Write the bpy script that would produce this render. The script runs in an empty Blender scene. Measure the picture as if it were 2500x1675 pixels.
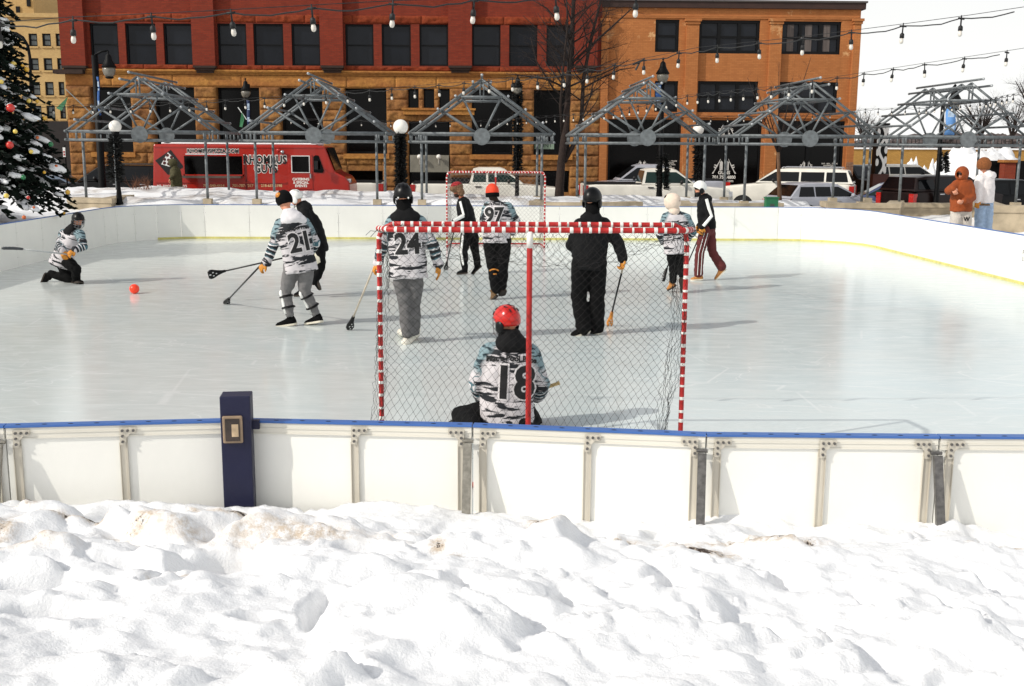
import bpy, bmesh, math, random
from math import sin, cos, pi, radians, sqrt, atan, atan2, exp
from mathutils import Vector, Matrix, noise
from mathutils.bvhtree import BVHTree
random.seed(7)
S = bpy.context.scene
COL = S.collection
# ------------------------------------------------------------------ camera
CAMH, FPX, CX, CY = 2.45, 2639.0, 1250.0, 837.5
PITCH = atan((CY - 363) / FPX)
CR = (Matrix.Rotation(radians(-1.6), 3, 'Z') @ Matrix.Rotation(pi/2 - PITCH, 3, 'X') @ Matrix.Rotation(radians(.35), 3, 'Z'))
CP = Vector((0, 0, CAMH))
cam = bpy.data.cameras.new('camera'); camo = bpy.data.objects.new('camera', cam); COL.objects.link(camo)
cam.sensor_width = 36; cam.lens = FPX / 2500 * 36; cam.clip_end = 3000; cam.clip_start = .05
camo.matrix_world = Matrix.Translation(CP) @ CR.to_4x4()
S.camera = camo
def ray(px, py): return CR @ Vector(((px - CX) / FPX, -(py - CY) / FPX, -1))
def U(px, py, Y):
    d = ray(px, py); return CP + d * (Y / d.y)
def G(px, py, z=0):
    d = ray(px, py); return CP + d * ((z - CAMH) / d.z)
# ------------------------------------------------------------------ object helpers
W = {}
def tag(o, label=None, cat=None, group=None, kind=None):
    if label: o['label'] = label
    if cat: o['category'] = cat
    if group: o['group'] = group
    if kind: o['kind'] = kind
    return o
def thing(name, label, cat, loc=(0, 0, 0), rotz=0, group=None, mat=None):
    o = bpy.data.objects.new(name, None); COL.objects.link(o); o.empty_display_size = .1
    m = mat if mat is not None else Matrix.Translation(Vector(loc)) @ Matrix.Rotation(rotz, 4, 'Z')
    o.matrix_world = m; W[o] = m.copy()
    return tag(o, label, cat, group)
def copy_tree(o, parent=None):
    c = o.copy(); COL.objects.link(c)
    if parent: c.parent = parent
    for ch in list(o.children): copy_tree(ch, c)
    return c
def frame(z, hint=Vector((0, 0, 1))):
    z = z.normalized()
    x = hint.cross(z)
    if x.length < 1e-4: x = Vector((1, 0, 0)).cross(z)
    x.normalize(); return x, z.cross(x), z
class MB:
    def __init__(s): s.bm = bmesh.new()
    def face(s, vs, m=0):
        try:
            f = s.bm.faces.new(vs); f.material_index = m; return f
        except ValueError: return None
    def quad(s, pts, m=0): return s.face([s.bm.verts.new(Vector(p)) for p in pts], m)
    def box(s, c, size, m=0, M=None):
        c = Vector(c); h = Vector(size) / 2
        vs = []
        for i in range(8):
            p = Vector(((i & 1) * 2 - 1, ((i >> 1) & 1) * 2 - 1, ((i >> 2) & 1) * 2 - 1)) * h
            p = Vector((p.x, p.y, p.z)); p.x += c.x; p.y += c.y; p.z += c.z
            if M: p = M @ p
            vs.append(s.bm.verts.new(p))
        for q in ((0, 2, 3, 1), (4, 5, 7, 6), (0, 1, 5, 4), (2, 6, 7, 3), (0, 4, 6, 2), (1, 3, 7, 5)):
            s.face([vs[k] for k in q], m)
    def b2(s, a, b, m=0, M=None):
        a = Vector(a); b = Vector(b); s.box((a + b) / 2, [abs(b[i] - a[i]) for i in range(3)], m, M)
    def tube(s, pts, r, n=8, m=0, caps=True, mfun=None, sq=1.0):
        pts = [Vector(p) for p in pts]; k = len(pts)
        rr = list(r) if hasattr(r, '__len__') else [r] * k
        rings = []; px = None
        for i, p in enumerate(pts):
            t = (pts[min(i + 1, k - 1)] - pts[max(i - 1, 0)])
            if t.length < 1e-9: t = Vector((0, 0, 1))
            if px is None: x, y, z = frame(t)
            else:
                z = t.normalized(); x = px - z * px.dot(z)
                if x.length < 1e-6: x, y, z = frame(t)
                x.normalize(); y = z.cross(x)
            px = x
            rings.append([s.bm.verts.new(p + (x * cos(2*pi*j/n) + y * sin(2*pi*j/n) * sq) * rr[i]) for j in range(n)])
        for i in range(k - 1):
            mm = mfun(i) if mfun else m
            for j in range(n): s.face([rings[i][j], rings[i][(j+1) % n], rings[i+1][(j+1) % n], rings[i+1][j]], mm)
        if caps:
            s.face(rings[0][::-1], mfun(0) if mfun else m); s.face(rings[-1], mfun(k-2) if mfun else m)
    def loft(s, rings, m=0, caps=True):
        R = [[s.bm.verts.new(Vector(p)) for p in r] for r in rings]; n = len(R[0])
        for i in range(len(R) - 1):
            for j in range(n): s.face([R[i][j], R[i][(j+1) % n], R[i+1][(j+1) % n], R[i+1][j]], m)
        if caps: s.face(R[0][::-1], m); s.face(R[-1], m)
    def ell(s, c, lat, dep, up, m=0, nu=16, nv=10, v0=-1., v1=1.):
        c = Vector(c); lat = Vector(lat); dep = Vector(dep); up = Vector(up); rings = []
        for i in range(nv + 1):
            a = (v0 + (v1 - v0) * i / nv) * pi / 2; q = max(cos(a), .02)
            rings.append([c + up * sin(a) + (lat * cos(2*pi*j/nu) + dep * sin(2*pi*j/nu)) * q for j in range(nu)])
        s.loft(rings, m)
    def ball(s, c, r, m=0, nu=12, nv=8): s.ell(c, (r, 0, 0), (0, r, 0), (0, 0, r), m, nu, nv)
    def lathe(s, c, prof, n=14, m=0, caps=True):
        c = Vector(c)
        s.loft([[c + Vector((r * cos(2*pi*j/n), r * sin(2*pi*j/n), z)) for j in range(n)] for r, z in prof], m, caps)
    def prism(s, poly, o, ex, ey, ez, t, m=0):
        """flat outline poly (x,y) in plane (ex,ey) at o, thickness t along ez"""
        o = Vector(o); a = [o + ex*x + ey*y for x, y in poly]; b = [p + ez*t for p in a]
        A = [s.bm.verts.new(p) for p in a]; B = [s.bm.verts.new(p) for p in b]; n = len(A)
        s.face(A[::-1], m); s.face(B, m)
        for i in range(n): s.face([A[i], A[(i+1) % n], B[(i+1) % n], B[i]], m)
    def cone2(s, a, b, ra, rb, n=12):
        s.tube([a, b], [ra, rb], n); s.ball(a, ra, 0, n, 8); s.ball(b, rb, 0, n, 8)
    def chain(s, pts, rad, n=12):
        for i in range(len(pts) - 1): s.cone2(Vector(pts[i]), Vector(pts[i+1]), rad[i], rad[i+1], n)
    def build(s, name, mats, parent=None, smooth=False, world=True, fixn=True):
        if fixn: bmesh.ops.recalc_face_normals(s.bm, faces=s.bm.faces[:])
        if parent is not None and world: s.bm.transform(W[parent].inverted())
        me = bpy.data.meshes.new(name); s.bm.to_mesh(me); s.bm.free()
        return link(name, me, mats, parent, smooth)
def link(name, me, mats, parent=None, smooth=False):
    for mt in (mats if isinstance(mats, (list, tuple)) else [mats]): me.materials.append(mt)
    if smooth: me.shade_smooth()
    o = bpy.data.objects.new(name, me); COL.objects.link(o)
    if parent is not None: o.parent = parent; W[o] = W[parent]
    else: W[o] = Matrix.Identity(4)
    return o
def remeshed(mb, vox, smooth_it=5, wr=0, wscale=6, seed=0):
    bmesh.ops.recalc_face_normals(mb.bm, faces=mb.bm.faces[:])
    me = bpy.data.meshes.new('tmp'); mb.bm.to_mesh(me); mb.bm.free()
    o = bpy.data.objects.new('tmp', me); COL.objects.link(o)
    r = o.modifiers.new('r', 'REMESH'); r.mode = 'VOXEL'; r.voxel_size = vox; r.use_smooth_shade = True
    q = o.modifiers.new('s', 'SMOOTH'); q.factor = .5; q.iterations = smooth_it
    dg = bpy.context.evaluated_depsgraph_get(); dg.update()
    m2 = bpy.data.meshes.new_from_object(o.evaluated_get(dg))
    bpy.data.objects.remove(o); bpy.data.meshes.remove(me)
    if wr:
        nn = [v.normal.copy() for v in m2.vertices]
        for v, n_ in zip(m2.vertices, nn):
            p = v.co + Vector((seed * 3.1, seed, 0))
            d = noise.noise(Vector((p.x*wscale, p.y*wscale, p.z*wscale*1.6))) + .6 * noise.noise(Vector((p.x*wscale*2.3+p.z*5, p.y*wscale*2.3, p.z*wscale*2.0)))
            v.co += n_ * d * wr
    m2.shade_smooth()
    return m2
def put(name, me, mats, parent):
    me.transform(W[parent].inverted()); me.materials.clear()
    return link(name, me, mats, parent)
# ------------------------------------------------------------------ materials
def lin(c):
    return tuple((v/255/12.92 if v <= 10 else ((v/255+.055)/1.055)**2.4) for v in c)
MATS = {}
def mat(name, col, rough=.6, var=.12, scale=6, bump=0, bscale=40, metal=0, spec=.5, coat=0, srgb=True, stretch=(1, 1, 1)):
    if name in MATS: return MATS[name]
    m = bpy.data.materials.new(name); m.use_nodes = True; MATS[name] = m
    nt = m.node_tree; N = nt.nodes; L = nt.links; b = N['Principled BSDF']
    c = lin(col) if srgb else col
    b.inputs['Roughness'].default_value = rough; b.inputs['Metallic'].default_value = metal
    b.inputs['Specular IOR Level'].default_value = spec; b.inputs['Coat Weight'].default_value = coat
    tc = N.new('ShaderNodeTexCoord'); mp = N.new('ShaderNodeMapping'); mp.inputs['Scale'].default_value = stretch
    L.new(tc.outputs['Object'], mp.inputs['Vector'])
    nz = N.new('ShaderNodeTexNoise'); nz.inputs['Scale'].default_value = scale; nz.inputs['Detail'].default_value = 6
    L.new(mp.outputs[0], nz.inputs['Vector'])
    mx = N.new('ShaderNodeMix'); mx.data_type = 'RGBA'
    mx.inputs['A'].default_value = (*[v*(1-var) for v in c], 1); mx.inputs['B'].default_value = (*[min(1, v*(1+var)) for v in c], 1)
    rp = N.new('ShaderNodeMapRange'); rp.inputs[1].default_value = .3; rp.inputs[2].default_value = .7
    L.new(nz.outputs['Fac'], rp.inputs[0]); L.new(rp.outputs[0], mx.inputs['Factor']); L.new(mx.outputs['Result'], b.inputs['Base Color'])
    if bump:
        n2 = N.new('ShaderNodeTexNoise'); n2.inputs['Scale'].default_value = bscale; n2.inputs['Detail'].default_value = 5
        L.new(mp.outputs[0], n2.inputs['Vector'])
        bp = N.new('ShaderNodeBump'); bp.inputs['Strength'].default_value = bump; bp.inputs['Distance'].default_value = .02
        L.new(n2.outputs['Fac'], bp.inputs['Height']); L.new(bp.outputs[0], b.inputs['Normal'])
    return m
class NT:
    """small node-writing helper"""
    def __init__(s, name):
        s.m = bpy.data.materials.new(name); s.m.use_nodes = True; MATS[name] = s.m
        s.N = s.m.node_tree.nodes; s.L = s.m.node_tree.links; s.b = s.N['Principled BSDF']
        s.tc = s.N.new('ShaderNodeTexCoord')
    def set(s, k, v):
        if hasattr(v, 'links'): s.L.new(v, s.b.inputs[k])
        else: s.b.inputs[k].default_value = v
    def inp(s, node, k, v):
        if hasattr(v, 'links'): s.L.new(v, node.inputs[k])
        else: node.inputs[k].default_value = v
    def map(s, v, scale=(1, 1, 1), loc=(0, 0, 0)):
        n = s.N.new('ShaderNodeMapping'); n.inputs['Scale'].default_value = scale; n.inputs['Location'].default_value = loc
        s.L.new(v, n.inputs['Vector']); return n.outputs[0]
    def noise(s, v, scale, detail=5, rough=.55, dist=0):
        n = s.N.new('ShaderNodeTexNoise'); s.L.new(v, n.inputs['Vector'])
        n.inputs['Scale'].default_value = scale; n.inputs['Detail'].default_value = detail
        n.inputs['Roughness'].default_value = rough; n.inputs['Distortion'].default_value = dist; return n.outputs['Fac']
    def rng(s, v, a, b, c=0, d=1):
        n = s.N.new('ShaderNodeMapRange'); s.inp(n, 0, v)
        for i, x in enumerate((a, b, c, d)): n.inputs[i+1].default_value = x
        return n.outputs[0]
    def math(s, op, a, b=0.):
        n = s.N.new('ShaderNodeMath'); n.operation = op; s.inp(n, 0, a); s.inp(n, 1, b); return n.outputs[0]
    def mix(s, f, a, b):
        n = s.N.new('ShaderNodeMix'); n.data_type = 'RGBA'; s.inp(n, 'Factor', f)
        for k, v in (('A', a), ('B', b)):
            if isinstance(v, tuple): v = (*v[:3], 1)
            s.inp(n, k, v)
        return n.outputs['Result']
    def attr(s, name):
        n = s.N.new('ShaderNodeAttribute'); n.attribute_name = name; return n
    def sep(s, v):
        n = s.N.new('ShaderNodeSeparateXYZ'); s.L.new(v, n.inputs[0]); return n.outputs
    def comb(s, x, y, z):
        n = s.N.new('ShaderNodeCombineXYZ'); s.inp(n, 0, x); s.inp(n, 1, y); s.inp(n, 2, z); return n.outputs[0]
    def bump(s, h, strength=.5, dist=.02):
        n = s.N.new('ShaderNodeBump'); n.inputs['Strength'].default_value = strength; n.inputs['Distance'].default_value = dist
        s.L.new(h, n.inputs['Height']); s.L.new(n.outputs[0], s.b.inputs['Normal'])
def snow_mat(name, dirt_attr=False, base=(.915, .92, .925), grime=0.):
    t = NT(name); o = t.tc.outputs['Object']
    n1 = t.noise(o, 1.3, 6); n2 = t.noise(o, 14, 8, .65); n3 = t.noise(o, 90, 4, .6)
    c = t.mix(n1, tuple(v*.97 for v in base), base)
    if grime:
        g = t.rng(t.math('MULTIPLY', t.noise(t.map(o, (1, .6, 1)), 2.2, 8, .7), t.rng(t.noise(o, .35, 3), .38, .6)), .34, .6)
        c = t.mix(t.math('MULTIPLY', g, grime), c, (.33, .26, .19))
    if dirt_attr:
        d = t.attr('dirt').outputs['Fac']
        f = t.math('MULTIPLY', t.rng(d, .0, .5), t.rng(t.noise(o, 22, 8, .75), .38, .58))
        sp = t.rng(t.math('ADD', t.math('MULTIPLY', d, .62), t.noise(o, 48, 4, .7)), .93, 1.03)
        c = t.mix(t.math('MULTIPLY', f, .8), c, (.50, .38, .25)); c = t.mix(sp, c, (.05, .03, .02))
    t.set('Base Color', c); t.set('Roughness', .55); t.set('Specular IOR Level', .25)
    t.set('Subsurface Weight', 0)
    h = t.math('ADD', t.math('MULTIPLY', n2, .8), t.math('MULTIPLY', n3, .4)); t.bump(h, .40, .03)
    return t.m
SNOW = snow_mat('snow'); SNOWD = snow_mat('snow_trodden', True); SNOWG = snow_mat('snow_grimy', False, grime=.6)
WHITE = mat('board_white', (242, 241, 234), .42, .03, 2, .05, 30)
RED = mat('goal_red', (176, 30, 27), .5, .18, 30, .15, 60)
TAPE = mat('tape_white', (235, 232, 226), .55, .06, 40, .2, 80)
BLACK = mat('black_cloth', (8, 8, 9), .9, .25, 20, .3, 60, spec=.15)
BLACKP = mat('black_plastic', (7, 7, 8), .32, .2, 10, spec=.25)
NETM = mat('net_twine', (22, 20, 19), .9, .2, 10)
GALV = mat('galvanised_steel', (106, 111, 113), .5, .28, 9, .08, 80, metal=.15, spec=.35)
ALU = mat('brushed_aluminium', (206, 199, 184), .42, .12, 30, .06, 90, metal=.2, stretch=(1, 1, .05))
ALUD = mat('brace_steel', (100, 98, 96), .45, .35, 40, .1, 60, metal=.4)
BLUE = mat('cap_blue', (62, 104, 172), .45, .08, 4)
NAVY = mat('navy_paint', (6, 10, 50), .5, .12, 5, .05, 60)
YEL = mat('kick_yellow', (208, 200, 122), .5, .12, 9)
GLASS = mat('dark_glass', (9, 11, 13), .06, .3, 1.2, spec=.28)
SKIN = mat('skin', (205, 140, 110), .55, .08, 20)
GOLD = mat('leather_gold', (196, 128, 38), .65, .25, 25, .3, 60)
GREYC = mat('grey_cloth', (118, 116, 116), .9, .2, 25, .3, 60, spec=.2)
# ------------------------------------------------------------------ writing
def text_bm(s, size, off=0., res=3, arc=0., sp=1.):
    cu = bpy.data.curves.new('t', 'FONT'); cu.body = s; cu.size = size; cu.offset = off; cu.resolution_u = res
    cu.align_x = 'CENTER'; cu.align_y = 'CENTER'; cu.space_line = .95; cu.space_character = sp
    o = bpy.data.objects.new('t', cu); COL.objects.link(o)
    dg = bpy.context.evaluated_depsgraph_get(); dg.update()
    me = bpy.data.meshes.new_from_object(o.evaluated_get(dg)); bpy.data.objects.remove(o); bpy.data.curves.remove(cu)
    b = bmesh.new(); b.from_mesh(me); bpy.data.meshes.remove(me)
    if arc:
        for v in b.verts: v.co.y -= arc * v.co.x * v.co.x
    return b
def lettering(s, c, ex, ey, size, m, parent, name='lettering', off=0., lift=.006, sx=1., target=None, arc=0., sp=1.):
    """flat writing on a surface (or laid over a curved one when target is a BVH tree)"""
    b = text_bm(s, size, off, arc=arc, sp=sp); c = Vector(c); ex = Vector(ex).normalized(); ey = Vector(ey).normalized(); n = ex.cross(ey)
    if target:
        bmesh.ops.triangulate(b, faces=b.faces[:])
        for _ in range(3):
            es = [e for e in b.edges if e.calc_length() > .035]
            if es: bmesh.ops.subdivide_edges(b, edges=es, cuts=1); bmesh.ops.triangulate(b, faces=b.faces[:])
    for v in b.verts:
        p = c + ex * (v.co.x * sx) + ey * v.co.y
        if target:
            h = target.ray_cast(p + n * .6, -n, 1.2)[0]
            p = (h if h is not None else p) + n * lift
        else: p = p + n * lift
        v.co = p
    b.transform(W[parent].inverted())
    me = bpy.data.meshes.new(name); b.to_mesh(me); b.free()
    return link(name, me, m, parent)
# ------------------------------------------------------------------ jersey cloth
def jersey_mat():
    t = NT('jersey_print'); a = t.attr('kit').outputs['Vector']; arm = t.attr('arm').outputs['Fac']
    x, y, z = t.sep(a)
    oi = t.N.new('ShaderNodeObjectInfo'); t.N_obj = lambda: t.math('MULTIPLY', oi.outputs['Random'], 9.)
    st = t.noise(t.comb(t.math('MULTIPLY', x, 5.), t.math('MULTIPLY', y, 26.), z), 1., 5, .62, .6)
    big = t.noise(t.comb(t.math('MULTIPLY', x, 2.6), t.math('MULTIPLY', y, 8.), t.math('ADD', z, t.N_obj())), 1., 2)
    blk = t.rng(t.math('ADD', st, t.math('MULTIPLY', t.math('SUBTRACT', big, .5), .85)), .51, .55)
    base = t.mix(t.noise(a, 7, 3), (.52, .485, .50), (.66, .63, .64))
    c = t.mix(blk, base, (.012, .014, .018))
    # teal shoulder yoke
    yo = t.rng(t.math('ADD', t.math('MULTIPLY', y, .8), t.math('MULTIPLY', t.math('ABSOLUTE', x), 1.3)), .60, .66)
    tst = t.rng(t.noise(t.comb(t.math('MULTIPLY', x, 10.), t.math('MULTIPLY', y, 34.), z), 1., 3), .44, .48)
    teal = t.mix(tst, (.012, .03, .04), (.21, .30, .33))
    c = t.mix(t.math('MULTIPLY', yo, t.rng(arm, .001, .002, 1, 0)), c, teal)
    # sleeve bands by distance down the arm
    d = t.math('ADD', arm, t.math('MULTIPLY', t.math('SUBTRACT', t.noise(a, 16, 4), .5), .10))
    w = t.math('FRACT', t.math('MULTIPLY', d, 8.))
    band = t.mix(t.rng(w, .50, .56), (.015, .018, .022), t.mix(t.rng(w, .74, .78), (.06, .14, .17), (.72, .70, .71)))
    inb = t.math('MULTIPLY', t.rng(d, .42, .45), t.rng(d, .83, .86, 1, 0))
    c = t.mix(inb, c, band)
    top = t.math('MULTIPLY', t.rng(arm, .001, .002), t.rng(d, .2, .3, 1, 0))
    c = t.mix(top, c, teal)
    t.set('Base Color', c); t.set('Roughness', .7); t.set('Specular IOR Level', .3)
    t.bump(t.noise(a, 60, 3), .12, .01)
    return t.m
JERSEY = jersey_mat()
def segd(p, a, b):
    ab = b - a; k = max(0, min(1, (p - a).dot(ab) / ab.length_squared)); return (p - a - ab * k).length, k
def paint_kit(me, hip, lat, up, arms):
    kv = []; av = []
    for i, v in enumerate(me.vertices):
        p = v.co; q = p - hip; x = q.dot(lat); y = q.dot(up); best = 0; z = q.dot(lat.cross(up))
        for sd, (s, e, w) in enumerate(arms):
            d1, k1 = segd(p, s, e); d2, k2 = segd(p, e, w); L1 = (e - s).length; L2 = (w - e).length
            d, k = (d1, k1 * L1) if d1 < d2 else (d2, L1 + k2 * L2)
            if d < .085 and k > .10: best = k / (L1 + L2); x = (p - e).dot(lat) + 3 * (sd + 1); y = k
        kv += [x, y, z]; av.append(best)
    me.attributes.new('kit', 'FLOAT_VECTOR', 'POINT').data.foreach_set('vector', kv); me.attributes.new('arm', 'FLOAT', 'POINT').data.foreach_set('value', av)
# ------------------------------------------------------------------ people
def oval(c, lat, dep, a, b, n=18, p=2.4):
    out = []
    for j in range(n):
        t = 2*pi*j/n; ct, st = cos(t), sin(t)
        out.append(c + lat * (a * math.copysign(abs(ct)**(2/p), ct)) + dep * (b * math.copysign(abs(st)**(2/p), st)))
    return out
def shoe(root, ankle, heel, toe, m, sole, w=.048, h=.11):
    f = (toe - heel); L = f.length; f.normalize()
    up = (ankle - (heel * .7 + toe * .3)); up = up - f * up.dot(f)
    if up.length < .01: up = Vector((0, 0, 1)) - f * f.z
    up.normalize(); r = f.cross(up); rings = []
    for k, ww, hh in ((-.04, .55, .55), (.03, .85, .95), (.15, .95, 1.), (.32, .92, .92), (.5, .98, .66), (.72, 1.08, .5), (.9, .9, .4), (.99, .5, .25)):
        c = heel + f * (L * k); H = h * hh
        rings.append([c + r*(w*ww*sx) + up*(H*sz) for sx, sz in ((-1, .1), (-.85, 0), (.85, 0), (1, .1), (1, .45), (.72, .85), (.3, 1), (-.3, 1), (-.72, .85), (-1, .45))])
    b = MB(); b.loft(rings); b.tube([heel + f*L*.2 + up*h*.7, ankle + (ankle-heel-f*L*.2).normalized()*.03], [w*.95, w*.92], 12)
    o = b.build('shoe', m, root, True)
    b = MB(); rings = []
    for k, ww in ((-.05, .6), (.03, .95), (.15, 1.02), (.4, .95), (.72, 1.12), (.9, .95), (1.0, .5)):
        c = heel + f * (L * k)
        rings.append([c + r*(w*ww*1.04*sx) + up*sz for sx, sz in ((-1, -.012), (1, -.012), (1, .014), (-1, .014))])
    b.loft(rings); b.build('sole', sole, o)
def hand(root, wrist, tip, palm, m, curl=1.0, sc=1.0, name='glove', thumb_side=1):
    """palm + four separate unequal fingers + a thumb off the palm's side; palm = direction the palm faces"""
    d = (tip - wrist).normalized(); pn = palm - d * palm.dot(d)
    if pn.length < .01: pn = frame(d)[0]
    pn.normalize(); sd = d.cross(pn) * thumb_side; b = MB()
    k0 = wrist + d * .03 * sc; k1 = wrist + d * .095 * sc
    b.ell((k0 + k1) / 2, sd * .046 * sc, pn * .022 * sc, d * .058 * sc); b.cone2(wrist - d*.03*sc, wrist + d*.02*sc, .036*sc, .034*sc)
    for i, L in enumerate((.072, .080, .075, .060)):
        o = k1 + sd * (.033 - .022 * i) * sc - d*.005*sc; pts = [o]; a = 0.; cur = o
        for q, fr in enumerate((.45, .32, .23)):
            a += curl * (.5, .75, .6)[q] + .05 * i
            cur = cur + (d * cos(a) + pn * sin(a)) * (L * fr * sc * 1.15); pts.append(cur)
        b.chain(pts, [.0125*sc, .012*sc, .0112*sc, .0098*sc], 8)
    t0 = k0 + sd * .036 * sc; t1 = t0 + (sd * .7 + d * .7 + pn * .35).normalized() * .036 * sc
    b.chain([t0, t1, t1 + (d * .8 + pn * .7 * max(curl, .3) - sd * .1).normalized() * .032 * sc], [.017*sc, .014*sc, .0115*sc], 8)
    me = remeshed(b, .0075 * sc, 3); return put(name, me, m, root)
def head_shape(b, c, f, u, s=1.):
    """skull, jaw, nose, ears, lips, brow in one volume"""
    r = f.cross(u)
    b.ell(c + u*.02*s - f*.01*s, r*.075*s, f*.095*s, u*.105*s); b.ell(c - u*.055*s + f*.025*s, r*.055*s, f*.06*s, u*.065*s)
    b.ell(c + f*.085*s - u*.005*s, r*.014*s, f*.022*s, u*.032*s, 0, 8, 6); b.ell(c + f*.083*s - u*.052*s, r*.024*s, f*.012*s, u*.012*s, 0, 8, 6)
    b.ell(c + f*.075*s + u*.028*s, r*.05*s, f*.018*s, u*.012*s, 0, 10, 6)
    for q in (-1, 1): b.ell(c + r*q*.078*s - f*.005*s - u*.005*s, r*.012*s, f*.02*s, u*.033*s, 0, 8, 6)
class Person:
    def __init__(s, label, D, J, face, scale=1., tilt=(0, 0, 1), loc=None, cat='person', group=None):
        s.D = D; s.J = {k: U(v[0], v[1], D + (v[2] if len(v) > 2 else 0)) for k, v in J.items()}
        j = s.J; s.k = scale
        base = loc if loc is not None else Vector((j['pel'].x, D, 0))
        s.root = thing('person', label, cat, base, 0, group)
        s.f = Vector(face).normalized(); u = Vector(tilt).normalized(); s.u = (u - s.f * u.dot(s.f)).normalized(); s.r = s.f.cross(s.u)
        s.lat = (j['sr'] - j['sl']).normalized(); s.up = (j['nk'] - j['pel']).normalized()
        s.lat = (s.lat - s.up * s.lat.dot(s.up)).normalized(); s.dep = s.lat.cross(s.up)
    def at(s, t): return s.J['pel'].lerp(s.J['nk'], t)
    def body(s, m=SKIN, bare=()):
        j = s.J; b = MB(); l, d, k = s.lat, s.dep, s.k
        b.loft([oval(s.at(t), l, d, w*k, q*k) for t, w, q in ((-.12, .10, .08), (0, .14, .09), (.35, .12, .085), (.75, .15, .10), (.95, .12, .07), (1.02, .06, .05))])
        b.chain([s.at(.9), s.at(1.0), j['hd'] - s.u*.04], [.06*k, .055*k, .055*k])
        head_shape(b, j['hd'], s.f, s.u, k)
        for q in 'lr':
            if 's'+q in j: b.chain([j['s'+q].lerp(s.at(.92), .15), j['e'+q], j['w'+q]], [.045*k, .036*k, .026*k])
            if 'k'+q in j: b.chain([j['h'+q], j['k'+q], j['a'+q]], [.065*k, .05*k, .034*k])
        o = put('body', remeshed(b, .012, 2), m, s.root)
        e = MB()
        for q in (-1, 1): e.ball(j['hd'] + s.f*.084*k + s.r*q*.032*k + s.u*.012*k, .011*k, 0, 8, 6)
        e.build('eyes', mat('eye_dark', (30, 24, 20), .2), o, True)
        return s
    def top(s, m, widths, name='jersey', sleeve=(.088, .074, .06), vox=.016, wr=.013, kit=False, hem=None, cuff=None, sh=.0):
        """widths: list of (t along spine, half width, half depth, forward shift)"""
        j = s.J; b = MB(); k = s.k
        b.loft([oval(s.at(t) + s.dep*sh_, s.lat, s.dep, w*k, q*k) for t, w, q, sh_ in widths])
        arms = []
        for q in 'lr':
            if 's'+q not in j: continue
            a, e, w = j['s'+q], j['e'+q], j['w'+q]
            a2 = a.lerp(s.at(.86), .22); b.chain([s.at(.88), a2, e, w], [sleeve[0]*k*1.05, sleeve[0]*k, sleeve[1]*k, sleeve[2]*k])
            if cuff: b.tube([w + (w-e).normalized()*-.02, w + (w-e).normalized()*.025], [cuff*k, cuff*k], 12)
            arms.append((a, e, w))
        me = remeshed(b, vox, 5, wr, 6.5, s.D)
        if kit: paint_kit(me, j['pel'], s.lat, s.up, arms)
        s.bvh = BVHTree.FromPolygons([v.co.copy() for v in me.vertices], [p.vertices[:] for p in me.polygons])
        s.top_o = put(name, me, m, s.root); return s
    def legs(s, m, r=(.10, .08, .07), name='trousers', wr=.014, vox=.016, flare=None):
        j = s.J; b = MB(); k = s.k
        b.ell(s.J['pel'] - s.up*.02, s.lat*.16*k, s.dep*.125*k, s.up*.13*k)
        for q in 'lr':
            h, kn, a = j['h'+q], j['k'+q], j['a'+q]
            b.chain([h, h.lerp(kn, .5), kn, kn.lerp(a, .45), a], [r[0]*k*1.05, r[0]*k, r[1]*k, (r[1]*.5+r[2]*.5)*k*1.03, r[2]*k], 14)
        s.leg_o = put(name, remeshed(b, vox, 4, wr, 8, s.D + 2), m, s.root); return s
    def shoes(s, m, sole, w=.048, h=.11):
        j = s.J
        for q in 'lr': shoe(s.root, j['a'+q], j['g'+q], j['t'+q], m, sole, w*s.k, h*s.k)
        return s
    def glove(s, q, tip, palm, m=GOLD, curl=1., sc=1.12, name='glove', th=1):
        t = U(tip[0], tip[1], s.D + tip[2]); return hand(s.root, s.J['w'+q], t, Vector(palm), m, curl, sc, name, th)
    def number(s, txt, t, size, sx=.9, shift=0., lines=None, facing=-1):
        n = s.dep if s.dep.y < 0 else -s.dep
        ex = s.lat if s.lat.cross(s.up).dot(n) > 0 else -s.lat
        dark = mat('print_black', (13, 13, 15), .6); lt = mat('print_white', (225, 220, 220), .6)
        c = s.at(t) + ex * shift
        lettering(txt, c, ex, s.up, size, lt, s.root, 'number_outline', .022*size/.3, .006, sx, s.bvh)
        lettering(txt, c, ex, s.up, size, dark, s.root, 'number', .010*size/.3, .011, sx, s.bvh)
        if lines: lettering(lines, s.at(t) + s.up*(size*.57) + ex*shift*.3, ex, s.up, size*.175, dark, s.root, 'lettering', .003, .010, 1.0, s.bvh, .5)
        return s
    # head gear -------------------------------------------------------
    def helmet(s, m, cage=True, sc=1., strap=None, vents=True, smooth=False):
        c = s.J['hd'] + s.u*.025; k = s.k*sc; r, f, u = s.r, s.f, s.u; b = MB(); rings = []
        n = 28
        for i in range(13):
            a = -.45 + (pi/2 + .45) * i / 12; row = []
            for q in range(n):
                t = 2*pi*q/n; fx, rx = cos(t), sin(t); aa = a
                if a < .25 and fx > .1: aa = max(a, .25 - (a + .45) * 0 - (1 - fx) * .55)  # brow is cut higher than the nape
                rad = max(cos(aa), .03); rib = 1 if smooth else 1 + .03 * cos(6*t) * sin(aa*2)
                row.append(c + (f*fx*.128 + r*rx*.105) * rad * rib * k + u * sin(aa) * .125 * k)
            rings.append(row)
        b.loft(rings); o = b.build('helmet', m, s.root, True)
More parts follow.
